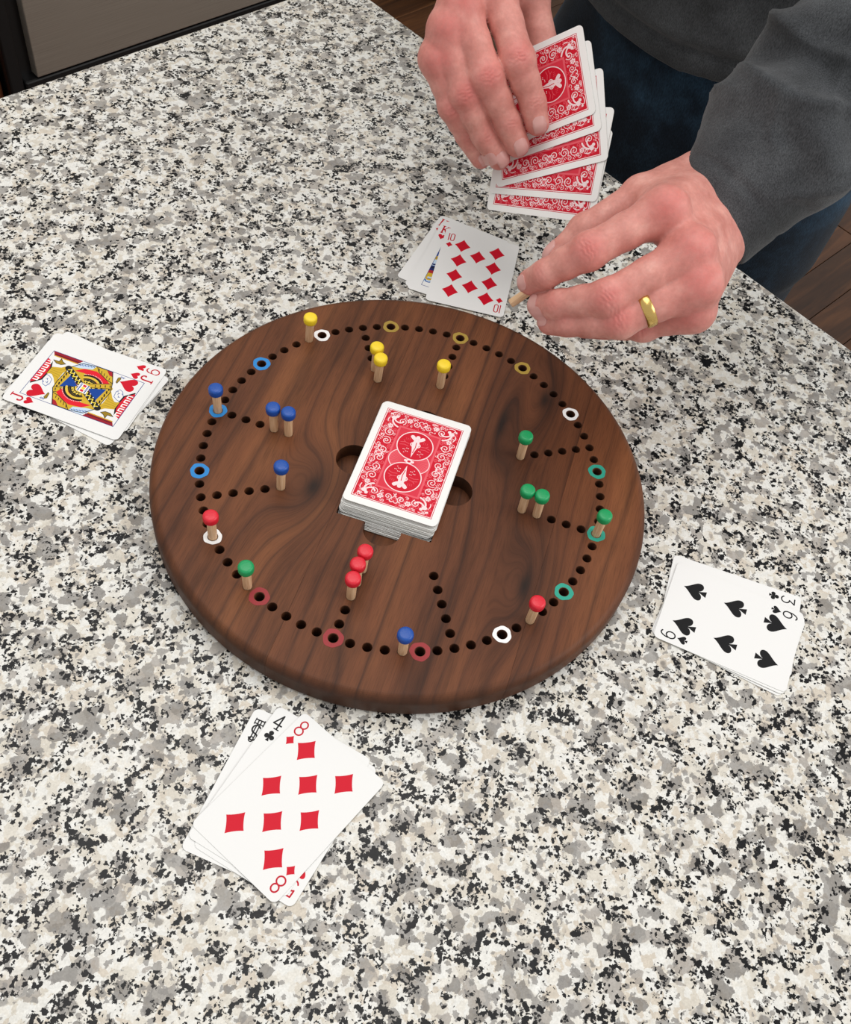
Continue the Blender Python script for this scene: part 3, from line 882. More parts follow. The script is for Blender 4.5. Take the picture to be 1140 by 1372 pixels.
cb = empty('base_cabinet', (0.1, 1.9, FLOOR_Z))
tag(cb, 'reddish brown wooden base cabinet left of the stainless appliance', 'cabinet')
part_box('body', (-0.35, 1.622, FLOOR_Z + 0.09), (0.428, 2.30, 0.0), M['cabinet'], cb)
part_box('door', (-0.10, 1.602, FLOOR_Z + 0.13), (0.398, 1.624, -0.18), M['cabinet'], cb, 0.005)
part_box('drawer', (-0.10, 1.602, -0.16), (0.398, 1.624, -0.03), M['cabinet'], cb, 0.005)
part_box('toe_kick', (-0.35, 1.66, FLOOR_Z), (0.428, 2.28, FLOOR_Z + 0.09), M['black'], cb, 0.0)

bn = empty('floor_bin', (1.805, 1.755, FLOOR_Z))
tag(bn, 'grey floor bin with black foot, peeking out behind the hand with the fanned cards', 'bin')
bm = bmesh.new(); box(bm, (-0.13, -0.11, 0.035), (0.13, 0.15, 0.55), 0.02); from_bm('body', bm, M['greybin'], bn)
bm = bmesh.new(); box(bm, (-0.135, -0.125, 0.0), (0.135, 0.155, 0.04), 0.008); from_bm('foot', bm, M['black'], bn)
bm = bmesh.new(); box(bm, (-0.135, -0.115, 0.55), (0.135, 0.155, 0.58), 0.01); from_bm('lid', bm, M['black'], bn)

# ------------------------------------------------------------------ the counter
EX, EY = 0.3881, 0.5326
bm = bmesh.new(); box(bm, (-1.0, -0.95, -0.032), (EX, EY, 0.0), 0.0025)
tag(from_bm('countertop', bm, M['granite']), 'polished granite counter slab speckled white, grey and black', 'countertop')
isl = empty('island_base', (-0.33, -0.2, FLOOR_Z))
tag(isl, 'brown wooden island base under the granite slab', 'cabinet')
part_box('body', (-0.96, -0.91, FLOOR_Z + 0.09), (0.13, EY - 0.03, -0.032), M['cabinet'], isl, 0.003)
part_box('toe_kick', (-0.90, -0.85, FLOOR_Z), (0.08, EY - 0.10, FLOOR_Z + 0.09), M['black'], isl, 0.0)

# ------------------------------------------------------------------ the walnut game board
HB, RB = 0.0201, 0.1665
ANG0 = math.radians(75.177)
RING_R = 0.13435
def hole_xy(i, r=RING_R):
    a = ANG0 - i * 2 * math.pi / 80
    return r * math.cos(a), r * math.sin(a)
BRANCH = [0.1241, 0.1138, 0.1035, 0.0932, 0.0829]
HOLES = [hole_xy(i) for i in range(80)] + [hole_xy(i, r) for i in (3, 10, 23, 30, 43, 50, 63, 70) for r in BRANCH]
DECK_A = math.radians(-58.8)
REC_C = (-0.0020, -0.0024)
def rec_w(x, y): return REC_C[0] + x * math.cos(DECK_A) - y * math.sin(DECK_A), REC_C[1] + x * math.sin(DECK_A) + y * math.cos(DECK_A)
RECZ = 0.0088

board = empty('game_board', (0, 0, 0))
tag(board, 'round dark walnut peg game board with painted rings around its holes', 'game board')

def board_planks():
    n = 5
    prof = [(0, 0.0)]
    for k in range(n + 1):
        a = math.radians(-90 + 90 * k / n); prof.append((RB - 0.003 + 0.003 * math.cos(a), 0.003 + 0.003 * math.sin(a)))
    rt = 0.0062
    for k in range(9):
        a = math.radians(90 * k / 8); prof.append((RB - rt + rt * math.cos(a), HB - rt + rt * math.sin(a)))
    prof.append((0, HB))
    def tmp(bm, nm):
        me = bpy.data.meshes.new(nm); bmesh.ops.recalc_face_normals(bm, faces=bm.faces[:]); bm.to_mesh(me); bm.free()
        o = bpy.data.objects.new(nm, me); COL.objects.link(o); return o
    # cutters
    bm = bmesh.new()
    for (x, y) in HOLES:
        lathe(bm, [(0, 0.0075), (0.0027, 0.0085), (0.0030, 0.0110), (0.0030, HB - 0.0003), (0.0035, HB + 0.0004), (0.0035, 0.03), (0, 0.03)], 18, Matrix.Translation((x, y, 0)))
    c1 = tmp(bm, 'cut_holes')
    bm = bmesh.new(); box(bm, (-0.0323, -0.0452, RECZ), (0.0323, 0.0452, 0.05))
    for v in bm.verts: v.co.x, v.co.y = rec_w(v.co.x, v.co.y)
    c2 = tmp(bm, 'cut_recess')
    bm = bmesh.new()
    for x, y in ((0, -0.0472), (0, 0.0472), (-0.0352, 0), (0.0352, 0)):
        wx, wy = rec_w(x, y)
        lathe(bm, [(0, RECZ - 0.0003), (0.0124, RECZ - 0.0003), (0.0124, 0.05), (0, 0.05)], 40, Matrix.Translation((wx, wy, 0)))
    c3 = tmp(bm, 'cut_notches')
    edges = [0.3, 0.0323, -0.1062, -0.3]
    mats = [walnut_mat('walnut_left', 1.0, 0.94, 0.7), walnut_mat('walnut_middle', 2.0, 1.0, 0.9), walnut_mat('walnut_right', 5.0, 1.06, 0.8)]
    cg, sg = math.cos(GRAIN), math.sin(GRAIN)
    for i in range(3):
        bm = bmesh.new(); lathe(bm, prof, 160)
        d = tmp(bm, 'plank_raw')
        bm = bmesh.new(); box(bm, (-0.3, edges[i + 1] + 0.00006, -0.02), (0.3, edges[i] - 0.00006, 0.06))
        for v in bm.verts: v.co.x, v.co.y = v.co.x * cg - v.co.y * sg, v.co.x * sg + v.co.y * cg
        sl = tmp(bm, 'slab')
        for tgt, op in ((sl, 'INTERSECT'), (c3, 'DIFFERENCE'), (c2, 'DIFFERENCE'), (c1, 'DIFFERENCE')):
            md = d.modifiers.new('b', 'BOOLEAN'); md.object = tgt; md.operation = op; md.solver = 'EXACT'
        dg = bpy.context.evaluated_depsgraph_get()
        me = bpy.data.meshes.new_from_object(d.evaluated_get(dg))
        me.materials.clear()
        for p in me.polygons: p.use_smooth = True
        me.set_sharp_from_angle(angle=math.radians(32))
        me.name = 'plank'
        o = link('plank', me, mats[i], board)
        for t in (d, sl):
            mm = t.data; bpy.data.objects.remove(t); bpy.data.meshes.remove(mm)
    for t in (c1, c2, c3):
        mm = t.data; bpy.data.objects.remove(t); bpy.data.meshes.remove(mm)
board_planks()

RINGCOL = {0: 'white', 20: 'white', 40: 'white', 60: 'white', 5: 'yellow', 10: 'yellow', 15: 'yellow', 25: 'teal', 30: 'teal', 35: 'teal', 45: 'red', 50: 'red', 55: 'red', 65: 'blue', 70: 'blue', 75: 'blue'}
for i, cname in RINGCOL.items():
    x, y = hole_xy(i)
    bm = bmesh.new()
    n = 40
    p1, p2 = random.random() * 6, random.random() * 6
    ro = {'white': 0.0058, 'red': 0.0063, 'yellow': 0.0059}.get(cname, 0.0061)
    rings = []
    for base, zz, am in ((0.0034, 0.0, 0), (0.0034, 0.00014, 1), (ro, 0.00014, 1), (ro, 0.0, 1)):
        rings.append([])
        for k in range(n):
            a = 2 * math.pi * k / n
            r = base + am * 0.00022 * math.sin(3 * a + p1) + am * 0.00014 * math.sin(7 * a + p2) if base > 0.005 else base
            rings[-1].append(bm.verts.new((x + r * math.cos(a), y + r * math.sin(a), HB + zz)))
    for a_, b_ in zip(rings[:-1], rings[1:]):
        for k in range(n): bm.faces.new((a_[k], a_[(k + 1) % n], b_[(k + 1) % n], b_[k]))
    o = from_bm('ring_mark', bm, RINGPAINT[cname], board)
    o['label'] = cname + ' painted ring around a hole'

# ------------------------------------------------------------------ pegs
SHAFT_R = 0.0029
def peg_proto():
    bm = bmesh.new()
    lathe(bm, [(0, -0.0115), (SHAFT_R - 0.0006, -0.0115), (SHAFT_R, -0.0108), (SHAFT_R, 0.0182), (0, 0.0182)], 20)
    sh = bpy.data.meshes.new('shaft'); bmesh.ops.recalc_face_normals(bm, faces=bm.faces[:]); bm.to_mesh(sh); bm.free()
    bm = bmesh.new()
    R, z0, z1 = 0.0049, 0.0172, 0.0237
    prof = [(0, z0), (SHAFT_R + 0.0002, z0), (R - 0.0010, z0 + 0.0002), (R - 0.0003, z0 + 0.0008), (R, z0 + 0.0020), (R, z1 - 0.0017), (R - 0.0003, z1 - 0.0008), (R - 0.0009, z1 - 0.0002), (R - 0.0018, z1), (0.0012, z1 + 0.0001), (0, z1 + 0.0001)]
    lathe(bm, prof, 28)
    hd = bpy.data.meshes.new('head'); bmesh.ops.recalc_face_normals(bm, faces=bm.faces[:]); bm.to_mesh(hd); bm.free()
    for me in (sh, hd):
        for p in me.polygons: p.use_smooth = True
        me.set_sharp_from_angle(angle=math.radians(50))
    sh.materials.append(M['dowel'])
    return sh, hd
SHAFT_ME, HEAD_ME = peg_proto()
HEADS = {}
for cname, m in PAINT.items():
    h = HEAD_ME.copy(); h.materials.append(m); h.name = 'head'; HEADS[cname] = h
def peg(col, mtx, label):
    r = empty('game_peg'); r.matrix_world = mtx
    tag(r, label, 'peg', col + ' pegs')
    for nm, me in (('shaft', SHAFT_ME), ('head', HEADS[col])):
        o = bpy.data.objects.new(nm, me); COL.objects.link(o); o.parent = r
        if nm == 'head': o['label'] = col + ' painted head'
def peg_at(col, i, r, label):
    x, y = hole_xy(i, r)
    tz = Matrix.Translation((x, y, HB)) @ Matrix.Rotation(random.uniform(-0.025, 0.025), 4, 'X') @ Matrix.Rotation(random.uniform(-0.025, 0.025), 4, 'Y') @ Matrix.Rotation(random.uniform(0, 6), 4, 'Z')
    peg(col, tz, label)
B5, B4, B3 = BRANCH[4], BRANCH[3], BRANCH[2]
peg_at('yellow', 79, RING_R, 'yellow peg in the outer track beside the far white ring')
peg_at('yellow', 3, B4, 'hindmost of two touching yellow pegs, partly covered')
peg_at('yellow', 3, B5, 'front one of two touching yellow pegs')
peg_at('yellow', 10, B5, 'lone yellow peg standing just behind the card deck')
peg_at('blue', 70, RING_R, 'blue peg standing in a blue ring near the jack card pile')
peg_at('blue', 70, B4, 'outer one of two neighbouring blue pegs')
peg_at('blue', 70, B5, 'inner one of two neighbouring blue pegs')
peg_at('blue', 63, B5, 'lone blue peg beside the dark knot in the board')
peg_at('blue', 46, RING_R, 'blue peg beside a red ring at the near rim')
peg_at('green', 23, B5, 'lone green peg at inner end of a row of holes')
peg_at('green', 30, B5, 'inner one of two touching green pegs')
peg_at('green', 30, B4, 'outer one of two touching green pegs')
peg_at('green', 30, RING_R, 'green peg standing in a teal ring')
peg_at('green', 56, RING_R, 'green peg in the outer track beside a red ring')
peg_at('red', 60, RING_R, 'red peg standing in a white ring')
peg_at('red', 50, B5, 'innermost of three red pegs in a row, closest to the deck')
peg_at('red', 50, B4, 'middle one of three red pegs in a row')
peg_at('red', 50, B3, 'outermost of three red pegs in a row')
peg_at('red', 38, RING_R, 'lone red peg in the outer track between a white and a teal ring')

# ------------------------------------------------------------------ face-up piles on the counter and the draw deck
ST = 0.00034
def pile(cards, group):
    for k, (face, x, y, deg, label, dz) in enumerate(cards):
        card(face, flat(x, y, 0.0002 + dz, deg), label, group)
pile([('joker', -0.19863, -0.11538, -63.5, 'joker card with a black monogram in its corner, lowest of its pile', 0.0),
      ('5h', -0.19458, -0.12563, -71.3, 'five of hearts mostly hidden under the eight of diamonds', ST),
      ('4c', -0.19394, -0.11935, -71.0, 'four of clubs under the eight of diamonds', 2 * ST),
      ('8d', -0.19270, -0.12510, -82.1, 'eight of diamonds face up on its pile', 3 * ST)], 'face-up pile topped by the eight of diamonds')
pile([('blank', 0.09815, -0.21520, 20.2, 'lowest card of the pile under the six of spades, only its edge showing', 0.0),
      ('3c', 0.10625, -0.21001, 29.2, 'three of clubs sticking out under the six of spades', ST),
      ('blank', 0.09840, -0.21530, 22.4, 'card directly under the six of spades, just a thin edge showing', 2 * ST),
      ('6s', 0.09880, -0.21490, 24.37, 'six of spades face up on its pile', 3 * ST)], 'face-up pile topped by the six of spades')
pile([('blank', -0.12171, 0.20046, 20.8, 'lowest card of the jack pile, white edge sticking out towards the viewer', 0.0),
      ('blank', -0.11469, 0.20349, 22.0, 'second card from the bottom of the jack pile, blank corner poking out', ST),
      ('9h', -0.11479, 0.20494, 29.4, 'nine of hearts directly under the jack', 2 * ST),
      ('jh', -0.12200, 0.20180, 28.15, 'jack of hearts face up on its pile', 3 * ST)], 'face-up pile topped by the jack of hearts')
pile([('kd', 0.18985, 0.14894, -66.8, 'king of diamonds, lowest in the pile behind the board', 0.0),
      ('blank', 0.18900, 0.14100, -63.5, 'card between the two kings, only its edge showing', ST),
      ('kh', 0.18806, 0.13913, -61.4, 'king of hearts under the ten of diamonds', 2 * ST),
      ('10d', 0.19140, 0.12720, -54.0, 'ten of diamonds face up on its pile', 3 * ST)], 'face-up pile topped by the ten of diamonds')

NDECK = 61
top_c = (0.0030, -0.0004)
bot_c = (top_c[0] - 0.0052, top_c[1] - 0.0016)
for k in range(NDECK):
    t = k / (NDECK - 1)
    s = t ** 0.8
    x = bot_c[0] + (top_c[0] - bot_c[0]) * s; y = bot_c[1] + (top_c[1] - bot_c[1]) * s
    if 0 < k < NDECK - 1:
        x += random.uniform(-0.0005, 0.0005); y += random.uniform(-0.0005, 0.0005)
        if k > 49: x += 0.0007; y += 0.0004
    deg = -58.8 + (random.uniform(-0.5, 0.5) if k < NDECK - 1 else -0.05)
    mt = flat(x, y, RECZ + 0.00005 + k * (CT + 0.00003) + CT, deg) @ Matrix.Rotation(math.pi, 4, 'Y')
    card('blank', mt, 'top card of the face-down deck in the middle of the board' if k == NDECK - 1 else 'face-down playing card stacked in the deck below its top card', 'face-down draw deck')

# the fan held in the hand: centre, long direction, short direction
FANN = Vector((-0.8133, 0.0352, 0.5808))
FAN = [([0.22672, 0.13496, 0.14739], [0.42118, -0.65317, 0.62927]), ([0.22419, 0.12473, 0.14327], [0.40671, -0.67951, 0.61061]), ([0.2187, 0.10853, 0.13535], [0.37733, -0.72799, 0.57241]),
       ([0.21221, 0.09795, 0.1257], [0.24118, -0.88802, 0.39148]), ([0.20595, 0.09119, 0.11615], [0.22483, -0.90166, 0.36941])]
FANL = ['topmost held card of the fan, under the index finger', 'second held card of the fan, mostly under the topmost one', 'middle held card of the fan, its corner under the ring finger', 'fourth held card of the fan, second from the bottom', 'lowest held card of the fan, bottom edge nearest the counter']
for k, (c, f1) in enumerate(FAN):
    ly = Vector(f1).normalized(); lz = -FANN.normalized()
    ly = (ly - lz * ly.dot(lz)).normalized(); lx = ly.cross(lz).normalized()
    mt = Matrix(((lx.x, ly.x, lz.x, c[0]), (lx.y, ly.y, lz.y, c[1]), (lx.z, ly.z, lz.z, c[2]), (0, 0, 0, 1)))
    card('blank', mt, FANL[k], 'face-down cards fanned in the hand')

# ------------------------------------------------------------------ distance-field modelling for the person
class Field:
    def __init__(s, lo, hi, res):
        s.lo = np.array(lo, np.float32); s.res = res
        s.n = np.ceil((np.array(hi) - s.lo) / res).astype(int) + 1
        s.ax = [(s.lo[i] + res * np.arange(s.n[i])).astype(np.float32) for i in range(3)]
        s.a = np.full(s.n, 0.06, np.float32)
    def _sub(s, lo, hi):
        i0 = np.clip(((np.array(lo) - s.lo) / s.res).astype(int), 0, s.n); i1 = np.clip(((np.array(hi) - s.lo) / s.res).astype(int) + 2, 0, s.n)
        if (i1 <= i0).any(): return None
        sl = tuple(slice(a, b) for a, b in zip(i0, i1))
        X = s.ax[0][sl[0]][:, None, None]; Y = s.ax[1][sl[1]][None, :, None]; Z = s.ax[2][sl[2]][None, None, :]
        return sl, X, Y, Z
    def cap(s, a, b, ra, rb, k=0.004, sub=False, flat=None):
        """tapered capsule; flat=(direction, factor) squashes it along a direction"""
        a = np.asarray(a, float); b = np.asarray(b, float)
        R = max(ra, rb) + k + 0.012
        w = s._sub(np.minimum(a, b) - R, np.maximum(a, b) + R)
        if w is None: return
        sl, X, Y, Z = w
        px, py, pz = X - a[0], Y - a[1], Z - a[2]
        ba = b - a; L2 = max(float(ba @ ba), 1e-12)
        t = np.clip((px * ba[0] + py * ba[1] + pz * ba[2]) / L2, 0, 1)
        dx, dy, dz = px - t * ba[0], py - t * ba[1], pz - t * ba[2]
        q = dx * dx + dy * dy + dz * dz
        if flat is not None:
            n, fct = flat; n = np.asarray(n, float); n /= np.linalg.norm(n)
            c = dx * n[0] + dy * n[1] + dz * n[2]
            q = q + c * c * (1 / (fct * fct) - 1)
        d = np.sqrt(q) - (ra + (rb - ra) * t)
        s.op(sl, d.astype(np.float32), k, sub)
    def op(s, sl, d, k, sub=False):
        A = s.a[sl]
        if sub: d = -d; s.a[sl] = -smin(-A, -d, k)
        else: s.a[sl] = smin(A, d, k)
    def ell(s, c, r, k=0.004, sub=False):
        c = np.asarray(c, float); r = np.asarray(r, float)
        w = s._sub(c - r - k - 0.012, c + r + k + 0.012)
        if w is None: return
        sl, X, Y, Z = w
        q = np.sqrt(((X - c[0]) / r[0]) ** 2 + ((Y - c[1]) / r[1]) ** 2 + ((Z - c[2]) / r[2]) ** 2)
        s.op(sl, ((q - 1) * r.min()).astype(np.float32), k, sub)
    def sample(s, P):
        f = (np.asarray(P) - s.lo) / s.res
        i = np.clip(np.floor(f).astype(int), 0, s.n - 2); f = f - i
        out = 0
        for dx in (0, 1):
            for dy in (0, 1):
                for dz in (0, 1):
                    w = (f[:, 0] if dx else 1 - f[:, 0]) * (f[:, 1] if dy else 1 - f[:, 1]) * (f[:, 2] if dz else 1 - f[:, 2])
                    out = out + w * s.a[i[:, 0] + dx, i[:, 1] + dy, i[:, 2] + dz]
        return out
    def grad(s, P):
        h = s.res; g = np.zeros((len(P), 3))
        for i in range(3):
            e = np.zeros(3); e[i] = h
            g[:, i] = s.sample(P + e) - s.sample(P - e)
        return g / np.maximum(np.linalg.norm(g, axis=1, keepdims=True), 1e-9)
    def mesh(s):
        """surface nets"""
        A = s.a; neg = A < 0
        c = [neg[dx:neg.shape[0] - 1 + dx, dy:neg.shape[1] - 1 + dy, dz:neg.shape[2] - 1 + dz] for dx in (0, 1) for dy in (0, 1) for dz in (0, 1)]
        cnt = sum(x.astype(np.int8) for x in c)
        act = (cnt > 0) & (cnt < 8)
        I = np.argwhere(act)
        idx = np.full(act.shape, -1, np.int64); idx[tuple(I.T)] = np.arange(len(I))
        acc = np.zeros((len(I), 3)); num = np.zeros(len(I))
        corners = [(dx, dy, dz) for dx in (0, 1) for dy in (0, 1) for dz in (0, 1)]
        val = {cc: A[I[:, 0] + cc[0], I[:, 1] + cc[1], I[:, 2] + cc[2]] for cc in corners}
        for c0 in corners:
            for ax in range(3):
                if c0[ax]: continue
                c1 = list(c0); c1[ax] = 1; c1 = tuple(c1)
                v0, v1 = val[c0], val[c1]
                m = (v0 < 0) != (v1 < 0)
                t = np.where(m, v0 / np.where(m, v0 - v1, 1), 0)
                p = np.tile(np.array(c0, float), (len(I), 1)); p[:, ax] = t
                acc[m] += p[m]; num[m] += 1
        V = (I + acc / num[:, None]) * s.res + s.lo
        F = []
        for ax in range(3):
            o1, o2 = (ax + 1) % 3, (ax + 2) % 3
            sl0 = [slice(1, -1)] * 3; sl1 = [slice(1, -1)] * 3
            sl0[ax] = slice(0, -1); sl1[ax] = slice(1, None)
            n0, n1 = neg[tuple(sl0)], neg[tuple(sl1)]
            for flip, mk in ((False, n0 & ~n1), (True, ~n0 & n1)):
                E = np.argwhere(mk)
                E[:, o1] += 1; E[:, o2] += 1
                q = []
                for (u, v) in ((-1, -1), (0, -1), (0, 0), (-1, 0)):
                    e = E.copy(); e[:, o1] += u; e[:, o2] += v
                    q.append(idx[e[:, 0], e[:, 1], e[:, 2]])
                q = np.stack(q, 1)
                F.append(q[:, ::-1] if flip else q)
        F = np.vstack(F); F = F[(F >= 0).all(1)]
        return V, F

def smin(a, b, k):
    if k <= 0: return np.minimum(a, b)
    h = np.maximum(k - np.abs(a - b), 0) / k
    return np.minimum(a, b) - h * h * k * 0.25

def mesh_from(name, V, F, attr=None):
    me = bpy.data.meshes.new(name)
    me.vertices.add(len(V)); me.vertices.foreach_set('co', np.asarray(V, np.float32).ravel())
    me.loops.add(F.size); me.loops.foreach_set('vertex_index', F.astype(np.int32).ravel())
    me.polygons.add(len(F)); me.polygons.foreach_set('loop_start', np.arange(0, F.size, 4, dtype=np.int32))
    me.update(calc_edges=True); me.validate()
    me.polygons.foreach_set('use_smooth', np.ones(len(me.polygons), bool))
    if attr is not None:
        at = me.attributes.new('flush', 'FLOAT', 'POINT'); at.data.foreach_set('value', np.asarray(attr, np.float32))
    return me

def relax(V, F, it=2, lam=0.5):
    E = np.vstack([F[:, [0, 1]], F[:, [1, 2]], F[:, [2, 3]], F[:, [3, 0]]])
    for _ in range(it):
        s = np.zeros_like(V); n = np.zeros(len(V))
        for a, b in ((0, 1), (1, 0)):
            for i in range(3): s[:, i] += np.bincount(E[:, a], V[E[:, b], i], len(V))
            n += np.bincount(E[:, a], minlength=len(V))
        V = V + lam * (s / np.maximum(n, 1)[:, None] - V)
    return V

DORSAL = np.array([-0.45, -0.36, 0.82]); DORSAL /= np.linalg.norm(DORSAL)
HANDS = {
 'L': dict(
  I=[[0.1592, -0.0312, 0.1847], [0.1152, -0.0161, 0.1645], [0.0989, -0.0018, 0.1446], [0.0971, 0.0105, 0.127]],
  M=[[0.1556, -0.0594, 0.1752], [0.1086, -0.0434, 0.1513], [0.0955, -0.0196, 0.1349], [0.0949, -0.0022, 0.1202]],
  R=[[0.1504, -0.0748, 0.1631], [0.1111, -0.0542, 0.1406], [0.0973, -0.0295, 0.1266], [0.0954, -0.0116, 0.1138]],
  P=[[0.1507, -0.0786, 0.1445], [0.1343, -0.0592, 0.1267], [0.1288, -0.0378, 0.1111], [0.1238, -0.0197, 0.0991]],
  T=[[0.2432, -0.006, 0.1541], [0.1958, 0.0062, 0.1553], [0.154, 0.0128, 0.1411], [0.1287, 0.0179, 0.1232]],
  fat=1.07, wrist=[0.2375, -0.0290, 0.1480], elbow=[0.430, -0.045, 0.315], side=[0.022, 0.052, 0.018]),
 'R': dict(
  I=[[0.2186, 0.1798, 0.205], [0.2059, 0.1378, 0.1771], [0.2086, 0.1194, 0.1545], [0.2064, 0.106, 0.1388]],
  M=[[0.1913, 0.1845, 0.1968], [0.1863, 0.1462, 0.1662], [0.1934, 0.1259, 0.1404], [0.1966, 0.11, 0.1231]],
  R=[[0.1796, 0.1822, 0.1845], [0.1759, 0.1542, 0.1529], [0.182, 0.1358, 0.1286], [0.189, 0.1177, 0.1112]],
  P=[[0.171, 0.1801, 0.1665], [0.172, 0.16, 0.1411], [0.1787, 0.1488, 0.1215], [0.1858, 0.1323, 0.104]],
  T=[[0.2609, 0.2016, 0.2135], [0.2639, 0.183, 0.1825], [0.2534, 0.1511, 0.1572], [0.2438, 0.1333, 0.1465]],
  fat=1.12, wrist=[0.2743, 0.2253, 0.2155], elbow=[0.455, 0.390, 0.300], side=[0.055, -0.004, 0.016]),
}
RAD = {'I': (0.0112, 0.0098, 0.0103, 0.0090, 0.0085, 0.0074), 'M': (0.0115, 0.0100, 0.0106, 0.0092, 0.0087, 0.0076), 'R': (0.0108, 0.0095, 0.0100, 0.0088, 0.0082, 0.0072), 'P': (0.0098, 0.0086, 0.0089, 0.0078, 0.0073, 0.0063)}

def build_hand(H):
    pts = np.vstack([np.array(H[k]) for k in 'IMRPT'] + [np.array([H['wrist']])])
    wr = np.array(H['wrist']); el = np.array(H['elbow'])
    fdir = (el - wr) / np.linalg.norm(el - wr)
    pts = np.vstack([pts, wr + fdir * 0.03])
    lo, hi = pts.min(0) - 0.030, pts.max(0) + 0.030
    RES = 0.00095
    side = np.array(H['side']); side = side / np.linalg.norm(side)
    base = Field(lo, hi, RES)
    mc = [np.array(H[k][0]) for k in 'IMRP']
    tw = [0.0165, 0.0055, -0.0055, -0.0155]
    cen = np.mean(mc, 0)
    pal = np.cross(cen - wr, side); pal /= np.linalg.norm(pal)
    if pal @ DORSAL > 0: pal = -pal
    for c, t, rr in zip(mc, tw, (0.0118, 0.0120, 0.0114, 0.0105)):
        b = wr + side * t
        base.cap(b, c, 0.0145, rr, 0.010)
        base.cap(b + pal * 0.008, c + (b - c) * 0.12 + pal * 0.008, 0.0125, rr, 0.012)
        base.ell(c - pal * 0.0022, (rr + 0.0006,) * 3, 0.005)      # knuckle heads
    for c, d in zip(mc[:-1], mc[1:]):
        base.cap(c + (wr - c) * 0.06 + pal * 0.002, d + (wr - d) * 0.06 + pal * 0.002, 0.0090, 0.0090, 0.008)
    # heel of the hand and the wrist
    base.cap(wr + side * -0.013 + pal * 0.009, mc[3] + (wr - mc[3]) * 0.45 + pal * 0.010, 0.0150, 0.0125, 0.014)
    for t in (0.011, -0.011):
        base.cap(wr + side * t, wr + fdir * 0.055 + side * t * 1.15, 0.0182, 0.0200, 0.016)
    # thumb
    T = [np.array(x) for x in H['T']]
    base.cap(T[0], T[1], 0.0165, 0.0118, 0.014)
    base.cap(wr + side * 0.012, T[0], 0.016, 0.016, 0.014)
    base.cap((T[0] + T[1]) / 2, mc[0] + (wr - mc[0]) * 0.30 + pal * 0.004, 0.010, 0.010, 0.016)
    base.cap(T[1], mc[0] + (wr - mc[0]) * 0.15 + pal * 0.008, 0.0065, 0.0080, 0.016)
    a2 = T[3] - T[2]; a2 /= np.linalg.norm(a2)
    base.cap(T[1], T[2], 0.0116, 0.0108, 0.004)
    base.ell(T[2], (0.0113,) * 3, 0.004)
    base.cap(T[2], T[3] - a2 * 0.0065, 0.0107, 0.0088, 0.004)
    tot = None
    for k in 'IMRP':
        J = [np.array(x) for x in H[k]]
        r = [x * q for x, q in zip(RAD[k], (H['fat'] + 0.05, H['fat'] + 0.05, H['fat'], H['fat'], 1 + (H['fat'] - 1) * 0.6, 1.02))]
        f = Field(lo, hi, RES); f.a = base.a.copy()
        g = Field(lo, hi, RES)
        ax = J[3] - J[2]; L = np.linalg.norm(ax); ax /= L
        tip = J[3] - ax * r[5] * 0.85
        mid = (J[0] + J[1]) / 2; mid2 = (J[1] + J[2]) / 2
        g.cap(J[0], mid, r[0], r[1], 0.003); g.cap(mid, J[1], r[1], r[2], 0.003)
        g.ell(J[1], (r[2] * 1.03,) * 3, 0.004)
        g.cap(J[1], mid2, r[2] * 0.98, r[3], 0.003); g.cap(mid2, J[2], r[3], r[4], 0.003)
        pad = -DORSAL + ax * (DORSAL @ ax); pad /= np.linalg.norm(pad)
        g.cap(J[2], tip, r[4], r[5], 0.003)
        g.cap(J[2] + (tip - J[2]) * 0.35 + pad * 0.0014, tip + pad * 0.0010, r[5], r[5] * 0.97, 0.004)
        f.a = smin(f.a, g.a, 0.0085)
        tot = f.a if tot is None else smin(tot, f.a, 0.0006)
    base.a = tot
    V, F = base.mesh()
    V = relax(V, F, 1, 0.4)
    N = base.grad(V)
    fl = np.zeros(len(V)); dm = np.clip((N @ DORSAL) * 1.3 + 0.2, 0, 1)
    disp = np.zeros(len(V))
    for k in 'IMRP':
        J = [np.array(x) for x in H[k]]
        for j, rad, amp in ((0, 0.0125, 0.46), (1, 0.0100, 0.50), (2, 0.0070, 0.28)):
            a = (J[min(j + 1, 3)] - J[max(j - 1, 0)]); a /= np.linalg.norm(a)
            r0 = (0.011, 0.0103, 0.0086)[j]
            c = J[j] + (DORSAL - a * (DORSAL @ a)) * r0
            d2 = ((V - c) ** 2).sum(1)
            fl = np.maximum(fl, amp * np.exp(-d2 / (rad * rad)) * dm)
            if j > 0:
                s = (V - J[j]) @ a
                near = np.exp(-((V - c) ** 2).sum(1) / (0.0085 ** 2 if j == 1 else 0.0065 ** 2))
                lat = (V - J[j]) @ np.cross(a, DORSAL)
                wob = 0.0007 * np.sin(lat * 900 + j * 2 + ord(k)) + 0.0004 * np.sin(lat * 2300 + ord(k)) + 22.0 * lat * lat * np.sign(s)
                gr = sum(g_ * np.exp(-((s + wob - o_) / 0.00062) ** 2) for o_, g_ in ((-0.0042, 0.55), (-0.0017, 0.9), (0.0006, 1.0), (0.0034, 0.65)))
                disp -= near * dm * (0.00075 if j == 1 else 0.00048) * gr
        dt = ((V - J[3]) ** 2).sum(1)
        fl = np.maximum(fl, 0.42 * np.exp(-dt / 0.010 ** 2))
    # tendons and veins on the back of the hand
    for c, t in zip(mc, tw):
        b = wr + side * t * 0.6
        ba = c - b; tt = np.clip(((V - b) @ ba) / (ba @ ba), 0, 1)
        q = V - b - tt[:, None] * ba; q = q - np.outer(q @ pal, pal)
        disp += 0.0007 * np.exp(-(q ** 2).sum(1) / 0.0034 ** 2) * dm * np.clip(tt * 1.6 - 0.2, 0, 1)
    V = V + N * disp[:, None]
